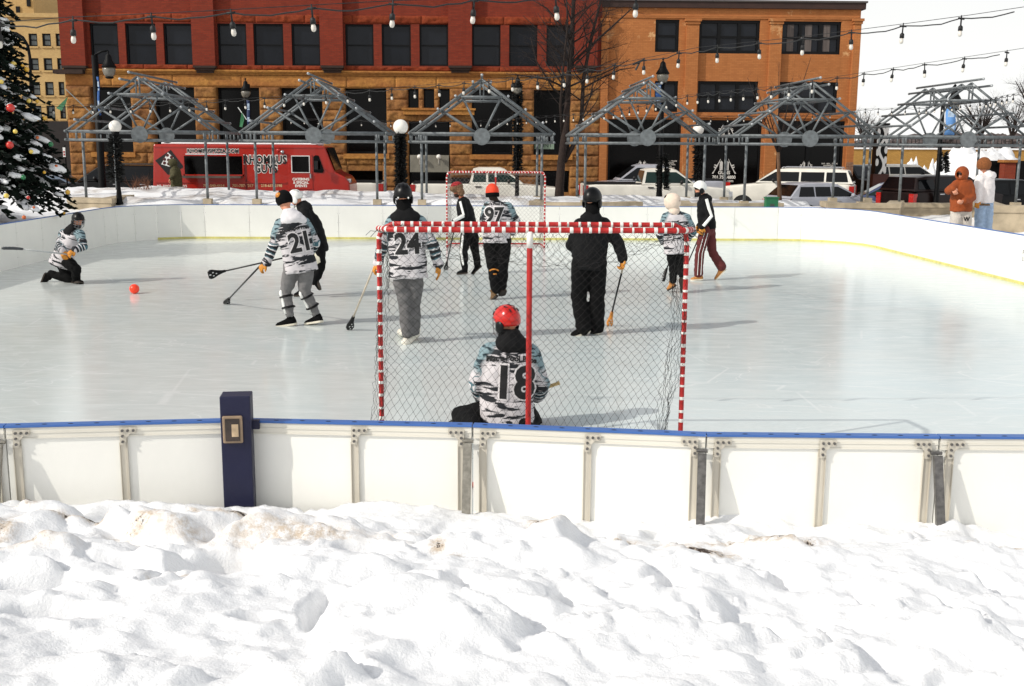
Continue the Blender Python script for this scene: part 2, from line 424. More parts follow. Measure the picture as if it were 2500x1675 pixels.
        if vents:
            b = MB()
            for q in (-.045, 0, .045):
                for e in (.5, .95, 1.9, 2.4):
                    p = f*cos(e) + u*sin(e) + r*q*9; p = c + p * (k*1.02/sqrt((p.dot(f)/.128)**2 + (p.dot(r)/.105)**2 + (p.dot(u)/.125)**2)); tn = (-f*sin(e) + u*cos(e)).normalized()
                    nn = (p - c).normalized(); b.prism([(-.006, -.018), (.006, -.018), (.006, .018), (-.006, .018)], p - nn*.006, r, tn, nn, .008)
            b.build('vent', BLACKP, o)
        for q in (-1, 1): b = MB(); b.ell(c + r*q*.100*k - u*.06*k + f*.0*k, r*.016*k, f*.045*k, u*.055*k); b.build('ear_guard', m if not strap else BLACKP, o, True)
        b = MB()
        for q in (-1, 1): b.tube([c + r*q*.098*k - u*.09*k, c + r*q*.07*k + f*.05*k - u*.15*k, c + f*.075*k - u*.165*k], .006*k, 6)
        b.build('chin_strap', strap or BLACKP, o)
        if cage:
            b = MB()
            for a in (-.6, -.3, 0, .3, .6):
                b.tube([c + (f*cos(a*1.5)*.13 + r*sin(a*1.5)*.11)*k + u*z*k for z in (.02, -.05, -.11)] + [c + (f*.1*cos(a*1.5) + r*sin(a*1.5)*.08)*k - u*.16*k], .0035*k, 5)
            for z in (.01, -.035, -.08, -.125):
                b.tube([c + (f*cos(a)*.132 + r*sin(a)*.112)*k*(1 if z > -.1 else .9) + u*z*k for a in [x*.25 - 1.25 for x in range(11)]], .0035*k, 5)
            b.build('face_cage', mat('cage_wire', (150, 150, 152), .3, metal=.7), o)
        return o
    def beanie(s, m, cuffm=None, pom=None, sc=1., low=0.):
        c = s.J['hd'] + s.u*.03; k = s.k*sc; b = MB(); rings = []
        for i in range(12):
            a = -.5 - low + (pi/2 + .5 + low) * i / 11
            rings.append([c + (s.f*cos(t)*.117 + s.r*sin(t)*.1) * max(cos(a), .03) * (1+.012*sin(t*14)) * k + s.u*sin(a)*.125*k for t in [2*pi*q/26 for q in range(26)]])
        b.loft(rings); o = b.build('knit_hat', m, s.root, True)
        if cuffm:
            b = MB(); b.loft([[c + (s.f*cos(t)*.120 + s.r*sin(t)*.103)*k*w + s.u*z*k for t in [2*pi*q/26 for q in range(26)]] for z, w in ((-.085, .95), (-.08, 1.02), (-.03, 1.04), (-.022, .98))])
            b.build('cuff', cuffm, o, True)
        return o
    def hood(s, m, lo=.12, sc=1., back=0., name='hood', opening=True):
        """raised hood: a shell round the skull, open at the face"""
        c = s.J['hd'] + s.u*.01 - s.f*.012; k = s.k*sc; b = MB(); rings = []; n = 24
        for i in range(12):
            a = 1.15 - i * (1.15 + pi/2) / 11   # from the face rim back
            rad = max(cos(a), .05); rings.append([c + s.f*(sin(a)*.135)*k + (s.r*sin(t)*.118 + s.u*(cos(t)*.142 - .015))*k*(rad**.75) for t in [2*pi*q/n for q in range(n)]])
        inner = [[c + s.f*(sin(1.15)*.135 - q)*k + (s.r*sin(t)*.118 + s.u*(cos(t)*.142 - .015))*k*(cos(1.15)**.75)*w for t in [2*pi*x/n for x in range(n)]] for q, w in ((.03, .9), (.0, .93))]
        b.loft(inner + rings, caps=False); b.chain([c - s.u*.10*k - s.f*.02*k, s.at(.93)], [.085*k, .10*k])
        return b.build(name, m, s.root, True)
    def collar(s, m, w=.16, h=.09, name='hood', drop=.02, back=.03):
        """hood or collar bunched round the neck and lying on the upper back"""
        b = MB(); c = s.at(.97); dn = s.dep if s.dep.y < 0 else -s.dep; fw = Vector((s.f.x, s.f.y, 0)).normalized()
        b.loft([oval(c + s.up*z - fw*bk, s.lat, s.dep, ww, dd) for z, ww, dd, bk in ((-.06, w*.92, .12, back), (-.01, w, .13, back), (h*.5, w*.85, .115, back*.7), (h, w*.58, .095, back*.3), (h+.04, w*.45, .08, 0))])
        b.ell(c - fw*(.06+back) - s.up*drop, s.lat*w*.9, s.dep*.07, s.up*.085)
        return put(name, remeshed(b, .014, 5, .006, 9, s.D), m, s.root)
    def goggles(s, m=BLACKP):
        b = MB(); c = s.J['hd'] + s.u*.015; k = s.k
        b.loft([[c + (s.f*cos(a)*.098 + s.r*sin(a)*.09)*k*w + s.u*z*k for a in [x*.24-1.2 for x in range(11)]] + [c + (s.f*cos(a)*.088 + s.r*sin(a)*.08)*k + s.u*z*k for a in [1.2-x*.24 for x in range(11)]] for z, w in ((-.02, 1), (-.01, 1.06), (.01, 1.06), (.022, 1))])
        return b.build('sunglasses', m, s.root, True)
    def beard(s, m):
        b = MB(); c = s.J['hd']; k = s.k
        b.ell(c - s.u*.085*k + s.f*.04*k, s.r*.058*k, s.f*.062*k, s.u*.055*k)
        return put('beard', remeshed(b, .01, 2, .006, 30), m, s.root)
def stick(label, a, b_, headm, shaftm, headlen=.26, w=.085, grip=None, up=Vector((0, 0, 1)), bend=.25, rr=.013, wraps=True):
    """broomball stick from handle end a to head tip b_"""
    w *= .74; a, b_ = Vector(a), Vector(b_); d = (b_ - a).normalized(); t = thing('broomball_stick', label, 'stick', a, 0, 'broomball sticks')
    n0 = b_ - d * headlen; mb = MB(); mb.tube([a, a.lerp(n0, .5), n0 + d*.03], rr, 8); mb.build('shaft', shaftm, t, True)
    if grip: mb = MB(); mb.tube([a - d*.004, a + d*.015, a + d*.10, a + d*.2], [.019, .0165, .0155, .0145], 8); mb.build('grip_tape', grip, t, True)
    x = d.cross(up); x = (x if x.length > .05 else Vector((1, 0, 0))).normalized(); y = x.cross(d)
    mb = MB(); rings = []
    for k, ww, hh in ((0, .018, .018), (.18, .022, .022), (.45, w*.55, .026), (.72, w*.95, .026), (.88, w, .024), (1, w*.72, .016)):
        c = n0 + d * (headlen * k) + y * (-bend * headlen * k * k * .35)
        rings.append([c + x*ww*sx + y*hh*sy for sx, sy in ((-1, -.5), (-.7, -1), (.7, -1), (1, -.5), (1, .5), (.7, 1), (-.7, 1), (-1, .5))])
    mb.loft(rings); h = mb.build('stick_head', headm, t, True)
    mb = MB()
    for k, q in ((.55, 0), (.72, -.4), (.72, .4), (.88, 0)):
        for sg in (-1, 1): mb.ell(n0 + d*(headlen*k) + x*w*q*.9 + y*(sg*.0255 - bend*headlen*k*k*.35), x*.011, d*.018, y*.002, 0, 8, 4)
    mb.build('head_hole', mat('hole_white', (205, 205, 205), .6), h)
    return t
# ------------------------------------------------------------------ the people
BLKJ = mat('black_jacket', (15, 15, 17), .8, .3, 18, .25, 50, spec=.2)
BLKT = mat('black_trousers', (11, 11, 12), .85, .3, 18, .25, 50, spec=.15)
WHP = mat('white_plastic', (232, 232, 228), .35, .05, 10)
WSHOE = mat('white_shoe', (228, 222, 208), .6, .1, 20)
BROWN = mat('brown_boot', (112, 84, 50), .7, .3, 30, .3, 50)
TANB = mat('tan_boot', (176, 118, 60), .7, .25, 30, .3, 50)
HOODW = mat('white_hoodie', (222, 218, 220), .85, .06, 20, .3, 50)
HOODB = mat('beige_hoodie', (222, 202, 184), .85, .06, 20, .3, 50)
REDH = mat('red_helmet_plastic', (196, 24, 12), .22, .06, 6, coat=.4)
ORCAP = mat('orange_cap', (226, 62, 26), .7, .12, 25, .2, 50)
AMBER = mat('amber_plastic', (206, 130, 40), .35, .25, 20)
WOOD = mat('pale_shaft', (188, 176, 158), .5, .2, 12)
DARKS = mat('dark_shaft', (24, 22, 22), .4, .3, 14)
SOLEW = mat('sole_white', (216, 208, 190), .6, .08, 20)
SOLED = mat('sole_dark', (48, 38, 28), .7, .2, 20)
KJ = [(-.3, .225, .15, 0), (-.1, .22, .15, 0), (.25, .21, .145, 0), (.6, .23, .15, 0), (.85, .21, .135, 0), (.97, .13, .10, 0), (1.04, .075, .07, 0)]
def jers(wd=1., hem=-.3, dp=1.): return [(t if i else hem, w*wd, d*dp, s_) for i, (t, w, d, s_) in enumerate(KJ)]
# goalkeeper kneeling in the near goal
p = Person('goalkeeper kneeling in the near goal, red helmet, white and black jersey number 18', 9.3, dict(
    pel=(1238, 996), nk=(1246, 836), hd=(1238, 786, .03), sl=(1184, 866), sr=(1308, 868), el=(1166, 938, .02), er=(1318, 940, .02), wl=(1186, 986, .24), wr=(1313, 966, .2),
    hl=(1205, 1008), kl=(1128, 1018, .12), al=(1160, 1040, -.28), hr=(1275, 1008), kr=(1300, 1036, .34), ar=(1280, 1052, -.2),
    gl=(1160, 1044, -.36), tl=(1166, 1052, -.56), gr=(1280, 1054, -.28), tr=(1276, 1060, -.5)), (-.72, .66, -.1), scale=1.02)
p.body(); p.legs(BLKT, (.115, .10, .085))
p.top(JERSEY, [(-.28, .235, .20, .02), (-.1, .245, .19, .02), (.2, .225, .165, .01), (.55, .235, .16, 0), (.82, .215, .14, 0), (.95, .14, .10, 0), (1.03, .08, .07, 0)], sleeve=(.10, .088, .068), vox=.012, wr=.011, kit=True)
p.collar(BLKJ, .155, .10, drop=.0, back=.015); p.helmet(REDH, strap=BLACKP, sc=1.02)
p.number('18', .43, .39, .95, shift=.045, lines="Mac's Pool Pros")
p.shoes(BLACK, SOLED); p.glove('l', (1180, 1010, .34), (1, 0, .2), BLACK); p.glove('r', (1296, 974, .26), (-.5, .5, -.5), BLACK)
stick('goalkeeper\'s stick with a tan taped handle end poking out past the elbow', U(1365, 935, 9.42), U(1090, 1032, 9.55), BLACKP, DARKS, grip=mat('tan_tape', (196, 168, 118), .8), w=.07)
# number 24 walking away
p = Person('broomball player in jersey 24, grey jeans, black helmet with sticker labels, walking away', 13.6, dict(
    pel=(996, 646), nk=(989, 524), hd=(984, 478), sl=(953, 540), sr=(1035, 541), el=(934, 598), er=(1058, 600), wl=(923, 642, .1), wr=(1070, 646, .05),
    hl=(976, 652), kl=(989, 735), al=(994, 812), hr=(1014, 652), kr=(1011, 738, .06), ar=(1010, 806, .05),
    gl=(992, 820, -.02), tl=(984, 838, .24), gr=(1016, 812, .02), tr=(988, 834, .12)), (-.1, .99, -.08), scale=1.03)
J = p.J; J['gl'], J['tl'] = G(990, 832) + Vector((0, .3, .04)), G(990, 832) + Vector((-.06, .55, .0)); J['gr'], J['tr'] = G(1016, 826) + Vector((0, .0, .06)), G(986, 842) + Vector((0, 0, .01))
p.body(); p.legs(mat('grey_denim', (98, 96, 96), .85, .28, 16, .4, 45), (.108, .085, .078)); p.top(JERSEY, jers(1.06, -.27), kit=True, cuff=.072)
p.collar(BLKJ, .2, .07, drop=.03, back=.02); b = MB(); b.tube([p.at(.9), p.at(1.02), p.J['hd'] - p.u*.04], [.11, .095, .092], 14); b.build('balaclava', BLACK, p.root, True); hm = p.helmet(BLACKP, cage=False, sc=1.06); p.number('24', .42, .36, .9, shift=.02, lines="Mac's Pool Pros")
b = MB()
for q, ww in ((-.062, .011), (.062, .010)): b.ell(p.J['hd'] + p.r*q - p.f*.12 - p.u*.03, p.r*ww, p.f*.010, p.u*.012)
b.build('sticker', WHP, hm)
p.shoes(WSHOE, WSHOE, .052); p.glove('l', (908, 668, .1), (1, .2, 0), curl=1.2); p.glove('r', (1075, 690, .05), (-1, .2, 0), curl=.35, th=-1)
stick('black headed broomball stick with a pale shaft held by player 24', U(918, 640, 13.7), G(852, 800, .03), BLACKP, WOOD, w=.075)
# number 21 walking left
p = Person('broomball player in jersey 21, white hood, grey trousers with white shin guards', 14.95, dict(
    pel=(731, 636), nk=(708, 530), hd=(695, 492, .08), sl=(674, 552), sr=(752, 545, .1), el=(667, 602, .02), er=(770, 592, .12), wl=(650, 642, .02), wr=(752, 630, .3),
    hl=(714, 642), kl=(697, 712, .05), al=(708, 768), hr=(749, 640), kr=(744, 712, .05), ar=(771, 764, .1),
    gl=(722, 790), tl=(674, 797, .02), gr=(786, 785, .06), tr=(744, 792, .1)), (-.85, .45, -.28), scale=1.)
p.body(); p.legs(mat('grey_sweats', (112, 110, 110), .9, .12, 16, .3, 45), (.105, .082, .062)); p.top(JERSEY, jers(1.02, -.27), kit=True, cuff=.075)
p.collar(HOODW, .165, .10, drop=.03, back=.035); o = p.beanie(BLACK, sc=1.06)
b = MB(); c = p.J['hd'] + p.u*.045
b.ell(c - p.r*.065 + p.f*.02 + p.u*.05, p.r*.045, p.f*.05, p.u*.04); b.build('orange_patch', AMBER, o, True)
p.number('21', .40, .36, .9, shift=.06, lines="Mac's Pool Pros")
b = MB(); bk = MB()
for q in 'lr':
    k_, a_ = p.J['k'+q], p.J['a'+q]; d = (a_ - k_).normalized(); fw = Vector((-1, .1, 0)); fw = (fw - d*fw.dot(d)).normalized(); sd = d.cross(fw)
    b.loft([[k_.lerp(a_, t) + fw*(.04 + w_*.55*cos(x)) + sd*(w_*sin(x)) for x in [-1.5, -.9, -.3, .3, .9, 1.5]] + [k_.lerp(a_, t) + fw*(.02 + w_*.55*cos(x)) + sd*(w_*.9*sin(x)) for x in [1.5, .9, .3, -.3, -.9, -1.5]] for t, w_ in ((-.12, .05), (0., .09), (.16, .085), (.22, .07), (.6, .075), (.95, .06))])
    for t in (.2, .68): bk.tube([k_.lerp(a_, t) + fw*.088*cos(x) + sd*.088*sin(x) for x in [y*.35 for y in range(19)]], .009, 6, sq=2)
o = b.build('shin_guard', WHP, p.root, True); bk.build('strap', BLACKP, o)
p.shoes(BLACK, SOLEW, .05, .12); p.glove('l', (630, 661, .02), (.6, .7, -.2), curl=1.1); p.glove('r', (742, 645, .36), (-.6, .5, 0))
stick('broomball stick with black head pointing down to the ice from the glove of player 21', U(639, 645, 14.97), G(552, 737, .03), BLACKP, DARKS, w=.075)
# player in black bending behind 21
p = Person('person in black coat and white helmet bent forward just behind player 21', 17.9, dict(
    pel=(775, 604), nk=(738, 503), hd=(722, 484), sl=(746, 520, -.16), sr=(744, 520, .16), el=(764, 566, -.2), er=(740, 560, .2), wl=(742, 604, -.18), wr=(716, 606, .2),
    hl=(778, 606, -.08), kl=(782, 655, -.08), al=(768, 688, -.05), hr=(772, 606, .1), kr=(748, 656, .1), ar=(738, 704, .1),
    gl=(772, 676, -.05), tl=(783, 708, -.05), gr=(745, 716, .1), tr=(718, 723, .1)), (-.94, .1, -.3), scale=.97)
p.body(); p.legs(BLKT, (.11, .085, .07)); p.top(BLKJ, [(-.15, .15, .17, 0), (.2, .18, .18, .02), (.55, .2, .18, .03), (.85, .17, .14, 0), (1.02, .08, .08, 0)], 'jacket')
p.helmet(WHP, cage=False); p.collar(BLKJ, .13, .06, 'collar'); p.shoes(BLKT, SOLED, .055)
b = MB(); b.ell(p.J['pel'] + Vector((.0, -.1, -.16)), (.13, 0, 0), (0, .1, 0), (0, 0, .13)); put('padded_shorts', remeshed(b, .014, 3, .006, 12), mat('cream_shorts', (216, 210, 190), .8, .1, 20, .3, 50), p.root)
p.glove('l', (720, 622, -.1), (0, .6, -.6)); p.glove('r', (698, 632, .15), (0, -.6, -.6))
stick('long black broomball stick held out level by the bent person in black', U(745, 618, 17.7), U(508, 671, 17.3), BLACKP, DARKS, w=.10, headlen=.28, up=Vector((0, 1, .2)))
# kneeling player at far left
p = Person('broomball player kneeling on the ice by the side boards, jersey and black masked helmet', 19.75, dict(
    pel=(152, 634), nk=(177, 566), hd=(190, 538), sl=(150, 568, .14), sr=(202, 570, -.12), el=(146, 602, -.1), er=(204, 602, -.2), wl=(152, 614, -.3), wr=(182, 610, -.32),
    hl=(148, 640, .08), kl=(176, 682, .05), al=(124, 669, .12), hr=(164, 640, -.1), kr=(186, 656, -.25), ar=(186, 686, -.06),
    gl=(111, 668, .12), tl=(97, 703, .14), gr=(180, 691, -.02), tr=(200, 690, -.2)), (.72, -.6, -.35), scale=1.0)
p.body(); p.legs(BLKT, (.11, .085, .072)); p.top(JERSEY, [(-.22, .21, .2, 0), (0, .2, .18, 0), (.35, .19, .16, 0), (.65, .2, .15, 0), (.88, .17, .12, 0), (1.02, .08, .07, 0)], kit=True, cuff=.07)
p.collar(BLKJ, .14, .12); p.helmet(BLACKP, strap=WHP); p.beard(mat('black_mask', (14, 14, 15), .9)); p.shoes(BLKT, SOLED, .055)
p.glove('l', (158, 628, -.38), (.3, .3, -1)); p.glove('r', (166, 622, -.4), (-.6, .2, -1))
stick('broomball stick swung out to the side by the kneeling player', U(172, 622, 19.4), U(4, 602, 19.0), mat('grey_rubber', (62, 66, 70), .5), mat('grey_shaft', (168, 172, 172), .4), w=.06, headlen=.34)
# person in fur hat, far goal
p = Person('person in fur trapper hat and black tracksuit stepping left before the far goal', 21.3, dict(
    pel=(1147, 562), nk=(1128, 484), hd=(1117, 464), sl=(1126, 494, -.17), sr=(1140, 494, .17), el=(1135, 528, -.24), er=(1150, 536, .2), wl=(1110, 541, -.3), wr=(1163, 580, .16),
    hl=(1140, 562, -.08), kl=(1132, 614, -.08), al=(1135, 654, -.05), hr=(1152, 562, .08), kr=(1160, 612, .06), ar=(1166, 645, .05),
    gl=(1141, 666, -.05), tl=(1115, 669, -.05), gr=(1175, 650, .05), tr=(1152, 671, .05)), (-.9, -.25, -.3), scale=1.0)
p.body(mat('ruddy_skin', (176, 98, 66), .6, .1, 20)); p.legs(BLKT, (.105, .08, .07)); p.top(BLKJ, [(-.15, .17, .15, 0), (.2, .18, .155, 0), (.6, .2, .16, 0), (.86, .17, .13, 0), (1.02, .075, .075, 0)], 'jacket')
b = MB(); c = p.J['hd'] + p.u*.05
b.ell(c, p.r*.12, p.f*.13, p.u*.10); b.ell(c + p.f*.09 + p.u*.01, p.r*.09, p.f*.05, p.u*.05)
for q in (-1, 1): b.ell(c + p.r*q*.11 - p.u*.09 - p.f*.03, p.r*.04, p.f*.07, p.u*.09)
fh = put('fur_hat', remeshed(b, .011, 1, .016, 45), mat('brown_fur', (122, 92, 68), .95, .35, 50, .5, 90), p.root)
b = MB(); b.ell(c + p.u*.045, p.r*.105, p.f*.115, p.u*.07); b.build('plaid_crown', mat('plaid_red', (150, 32, 36), .9, .7, 40), fh, True)
p.goggles(); p.beard(mat('dark_beard', (44, 28, 20), .95)); p.shoes(BLACK, SOLED, .052)
st = MB(); A, B_, C_ = p.J['sl'], p.J['el'], p.J['wl']; o_ = Vector((-.02, -.085, .02)); st.tube([A + o_, A.lerp(B_, .5) + o_, B_ + o_], .014, 6, sq=2); st.tube([B_ + o_, C_ + o_ + Vector((0, .02, 0))], .02, 6, sq=2)
st.build('sleeve_stripe', WHP, p.root)
st = MB(); st.tube([p.J['hl'] + Vector((-.07, -.09, -.04)), p.J['kl'] + Vector((-.05, -.07, 0)), p.J['al'] + Vector((-.03, -.07, .06))], .012, 6, sq=2); st.build('trouser_stripe', WHP, p.root)
p.glove('l', (1106, 600, -.3), (0, .5, -.6), BLACK); p.glove('r', (1168, 604, .16), (-.6, 0, -.3), BROWN)
stick('broomball stick hanging from the hand of the person in the fur hat', U(1109, 560, 20.9), G(1088, 655, .03), BLACKP, DARKS, w=.07)
# number 97
p = Person('broomball player in jersey 97, orange cap, black trousers and brown boots', 17.7, dict(
    pel=(1212, 582), nk=(1212, 494), hd=(1202, 472), sl=(1184, 506), sr=(1246, 505), el=(1180, 545, .12), er=(1262, 543, .08), wl=(1190, 570, .3), wr=(1250, 566, .3),
    hl=(1196, 588), kl=(1206, 656, .03), al=(1210, 706), hr=(1230, 588), kr=(1226, 654, .02), ar=(1226, 698, .06),
    gl=(1214, 722, -.02), tl=(1201, 734, .0), gr=(1230, 710, 0), tr=(1224, 722, .1)), (-.35, .93, -.1), scale=1.0)
p.body(mat('dark_hair', (44, 32, 26), .9)); p.legs(BLKT, (.12, .105, .085)); p.top(JERSEY, jers(1.06, -.12, 1.05), kit=True, cuff=.072)
p.beanie(ORCAP, BLACK, sc=1.05); p.number('97', .64, .34, .9, shift=-.04, lines="Mac's Pool Pros"); p.shoes(BROWN, SOLED, .058, .13)
b = MB(); k_ = p.J['kl'].lerp(p.J['al'], .08); b.tube([k_ + Vector((.105*sin(x), -.112*cos(x), .03 - .05*x*x)) for x in [-.75, -.5, -.25, 0, .25, .5, .75]], .012, 6); b.tube([k_ + Vector((.105*sin(x), -.112*cos(x), -.05)) for x in [-.15, .1, .35]], .012, 6); b.build('yellow_strap', AMBER, p.root)
p.glove('l', (1196, 584, .36), (1, 0, 0)); p.glove('r', (1240, 580, .36), (-1, 0, 0))
# all black player
p = Person('person dressed all in black with a shiny black helmet walking away', 14.2, dict(
    pel=(1438, 630), nk=(1447, 530), hd=(1446, 488), sl=(1410, 552), sr=(1484, 550), el=(1395, 597, .05), er=(1510, 592), wl=(1402, 606, .3), wr=(1520, 630),
    hl=(1418, 640), kl=(1413, 724, .05), al=(1425, 800), hr=(1458, 640), kr=(1458, 724, .05), ar=(1457, 798, .1),
    gl=(1438, 806, .02), tl=(1394, 822, .0), gr=(1466, 812, .08), tr=(1444, 817, .2)), (.5, .85, -.1), scale=1.05)
p.body(); p.legs(BLKT, (.118, .1, .098)); p.top(BLKJ, [(-.02, .225, .16, 0), (.2, .22, .16, 0), (.6, .225, .16, 0), (.85, .205, .14, 0), (.97, .13, .11, 0), (1.06, .09, .085, 0)], 'jacket', sleeve=(.095, .078, .066))
b = MB(); b.loft([oval(p.at(t), p.lat, p.dep, w, d) for t, w, d in ((-.28, .2, .15), (-.1, .215, .155), (.12, .21, .15))]); put('jacket_hem', remeshed(b, .016, 4, .006, 8), BLKJ, p.top_o)
p.collar(BLKJ, .15, .09, drop=.0); p.helmet(BLACKP, cage=False, smooth=True, vents=False, sc=1.1); p.shoes(BLACK, SOLEW, .052)
b = MB(); b.tube([p.J['nk'] + Vector((0, -.04, -.04)), p.J['hd'] - p.u*.03], [.1, .085], 14); b.build('balaclava', BLACK, p.root, True)
p.glove('r', (1520, 666, 0), (-.5, -.3, 0), curl=1.15, th=-1)
b = MB(); b.ell(U(1525, 642, 14.2) + Vector((0, -.045, 0)), (.025, 0, 0), (0, .008, 0), (0, 0, .03)); b.build('glove_patch', WHP, p.root, True)
p.glove('l', (1412, 615, .36), (1, 0, 0))
stick('broomball stick with an amber head held by the person all in black', U(1524, 640, 14.25), G(1487, 792, .02), AMBER, BLACKP, w=.062, grip=WOOD)
# hooded jersey player
p = Person('broomball player with raised beige hood over a patterned jersey, tan boots, skipping away', 18.6, dict(
    pel=(1650, 606), nk=(1648, 517), hd=(1640, 492), sl=(1620, 530), sr=(1682, 532), el=(1611, 574, .05), er=(1692, 566, .05), wl=(1618, 590, .3), wr=(1676, 588, .3),
    hl=(1640, 612), kl=(1643, 656, .03), al=(1643, 686), hr=(1663, 612), kr=(1660, 650, .02), ar=(1666, 676, -.08),
    gl=(1649, 698, 0), tl=(1630, 708, .1), gr=(1664, 680, -.12), tr=(1671, 722, -.02)), (-.8, .6, -.05), scale=.95)
p.body(); p.legs(BLKT, (.105, .075, .062)); p.top(JERSEY, jers(1.03, -.15), kit=True, cuff=.07); p.hood(HOODB, sc=1.12)
b = MB(); b.ell(p.J['hd'] + p.f*.07 + p.u*.07, p.r*.085, p.f*.06, p.u*.05); b.build('black_cap', BLACK, p.root, True)
p.number('9', .38, .34, .9, shift=.14); p.shoes(TANB, SOLED, .055, .12); p.glove('l', (1626, 600, .36), (1, 0, 0)); p.glove('r', (1664, 598, .36), (-1, 0, 0))
stick('broomball stick held low in front by the hooded player', U(1650, 600, 19.05), U(1616, 686, 19.0), BLACKP, DARKS, w=.08, headlen=.24)
# white helmet, maroon trousers
MAROON = mat('maroon_cloth', (92, 34, 34), .85, .12, 16, .3, 45)
p = Person('person in white helmet, sunglasses, black track jacket and maroon trousers striding left', 20.4, dict(
    pel=(1727, 556), nk=(1718, 482), hd=(1709, 461), sl=(1722, 493, -.17), sr=(1722, 493, .17), el=(1735, 528, -.2), er=(1728, 528, .2), wl=(1714, 554, -.22), wr=(1706, 552, .18),
    hl=(1722, 560, -.08), kl=(1708, 618, -.06), al=(1705, 668, -.05), hr=(1732, 560, .08), kr=(1739, 616, .08), ar=(1762, 652, .08),
    gl=(1715, 682, -.05), tl=(1686, 684, -.05), gr=(1771, 658, .08), tr=(1746, 684, .08)), (-.97, -.1, -.12), scale=1.0)
p.body(); p.legs(MAROON, (.105, .085, .088)); p.top(BLKJ, [(-.05, .15, .165, 0), (.2, .165, .165, 0), (.6, .19, .165, 0), (.86, .165, .13, 0), (1.02, .075, .075, 0)], 'track_jacket')
p.helmet(WHP, cage=False, smooth=True, vents=False, strap=BLACKP, sc=1.04); p.goggles(); p.collar(BLKJ, .14, .05, 'collar'); p.shoes(TANB, SOLEW, .05); p.beard(mat('black_mask', (14, 14, 15), .9))
st = MB(); A, B_, C_ = p.J['sl'], p.J['el'], p.J['wl']; o_ = Vector((0, -.09, .01)); st.tube([A + o_ + Vector((0, 0, .05)), A.lerp(B_, .5) + o_, B_ + o_, B_.lerp(C_, .95) + o_ + Vector((0, .015, 0))], .02, 6, sq=1.6); st.build('sleeve_stripe', WHP, p.root)
st = MB()
for dx in (-.035, .03): st.tube([p.J['hl'] + Vector((dx, -.105, -.06)), p.J['kl'] + Vector((dx, -.095, 0)), p.J['al'] + Vector((dx, -.093, -.02))], .006, 6)
st.build('trouser_piping', WHP, p.root)
p.glove('l', (1708, 580, -.24), (.2, .6, -.3), GOLD, curl=1.2); p.glove('r', (1700, 574, .12), (.2, -.6, -.3), GOLD)
stick('broomball stick carried by the person in maroon trousers', U(1714, 562, 20.15), G(1668, 668, .04), BLACKP, DARKS, w=.075)
# spectators behind the side boards
RUST = mat('rust_coat', (142, 64, 14), .8, .12, 14, .35, 50)
p = Person('person in hooded rust orange coat and pale sweatpants behind the boards', 23.4, dict(
    pel=(2346, 512), nk=(2350, 440), hd=(2348, 424), sl=(2333, 450, -.02), sr=(2370, 450, 0), el=(2316, 466, -.1), er=(2374, 482, -.05), wl=(2326, 460, -.28), wr=(2354, 491, -.28),
    hl=(2336, 512), kl=(2332, 560), al=(2331, 606), hr=(2357, 512), kr=(2358, 560), ar=(2359, 606), gl=(2331, 614, .05), tl=(2330, 616, -.2), gr=(2359, 614, .05), tr=(2360, 616, -.2)), (-.72, -.66, -.2), scale=1.02)
p.body(); p.legs(mat('light_sweats', (198, 190, 180), .9, .06, 16, .3, 45), (.125, .11, .095)); p.top(RUST, [(-.06, .235, .18, 0), (.2, .23, .18, 0), (.6, .22, .17, 0), (.86, .185, .14, 0), (1.02, .085, .08, 0)], 'coat', sleeve=(.1, .088, .072))
p.hood(RUST, sc=1.15); p.goggles(); p.shoes(BROWN, SOLED)
b = MB(); c = p.J['hd']; b.tube([c + p.f*.085 + (p.r*sin(x)*.09 + p.u*(cos(x)*.11 - .01)) for x in [y*2*pi/18 for y in range(19)]], .013, 6, caps=False); b.build('hood_lining', WHP, p.root, True)
p.glove('l', (2331, 468, -.32), (.5, .3, -.6), SKIN, .9, 1.05, 'hand'); p.glove('r', (2346, 494, -.34), (-.3, .5, .3), SKIN, .9, 1.05, 'hand')
lettering('W', p.J['hr'] + Vector((-.02, -.135, -.20)), (1, 0, 0), (0, 0, 1), .13, mat('print_black', (13, 13, 15), .6), p.root, off=.006)
p = Person('person in white puffer jacket, brown knit hat and light jeans beside the rust coat', 23.8, dict(
    pel=(2402, 494), nk=(2408, 426), hd=(2402, 405), sl=(2388, 438, -.1), sr=(2418, 438, .12), el=(2386, 466, -.14), er=(2418, 464, .14), wl=(2385, 489, -.16), wr=(2412, 486, -.1),
    hl=(2394, 496), kl=(2391, 548), al=(2390, 600), hr=(2412, 496), kr=(2411, 548), ar=(2411, 600), gl=(2390, 608, 0), tl=(2378, 612, .1), gr=(2411, 608, .1), tr=(2402, 612, .22)), (-.9, .35, 0), scale=1.02)
p.body(); p.legs(mat('light_denim', (150, 172, 198), .85, .14, 16, .3, 45), (.115, .1, .09)); p.top(mat('white_puffer', (226, 220, 218), .7, .04, 10, .2, 30), [(-.02, .2, .175, 0), (.2, .21, .185, 0), (.6, .21, .175, 0), (.86, .18, .14, 0), (1.02, .09, .085, 0)], 'puffer_jacket', sleeve=(.105, .09, .075))
p.collar(mat('white_puffer', (226, 220, 218)), .13, .08, drop=.0, back=.06); p.beanie(mat('brown_knit', (128, 76, 38), .95, .25, 40, .5, 60), sc=1.28, low=.25); p.shoes(BROWN, SOLED)
p.glove('l', (2385, 515, -.16), (.3, .6, 0), GOLD, .6, 1.15); p.glove('r', (2404, 496, -.16), (-.5, 0, 0), GOLD)
b = MB(); b.loft([oval(p.at(t), p.lat, p.dep, .168, .145) for t in (-.11, -.05)]); b.build('belt', BROWN, p.root)
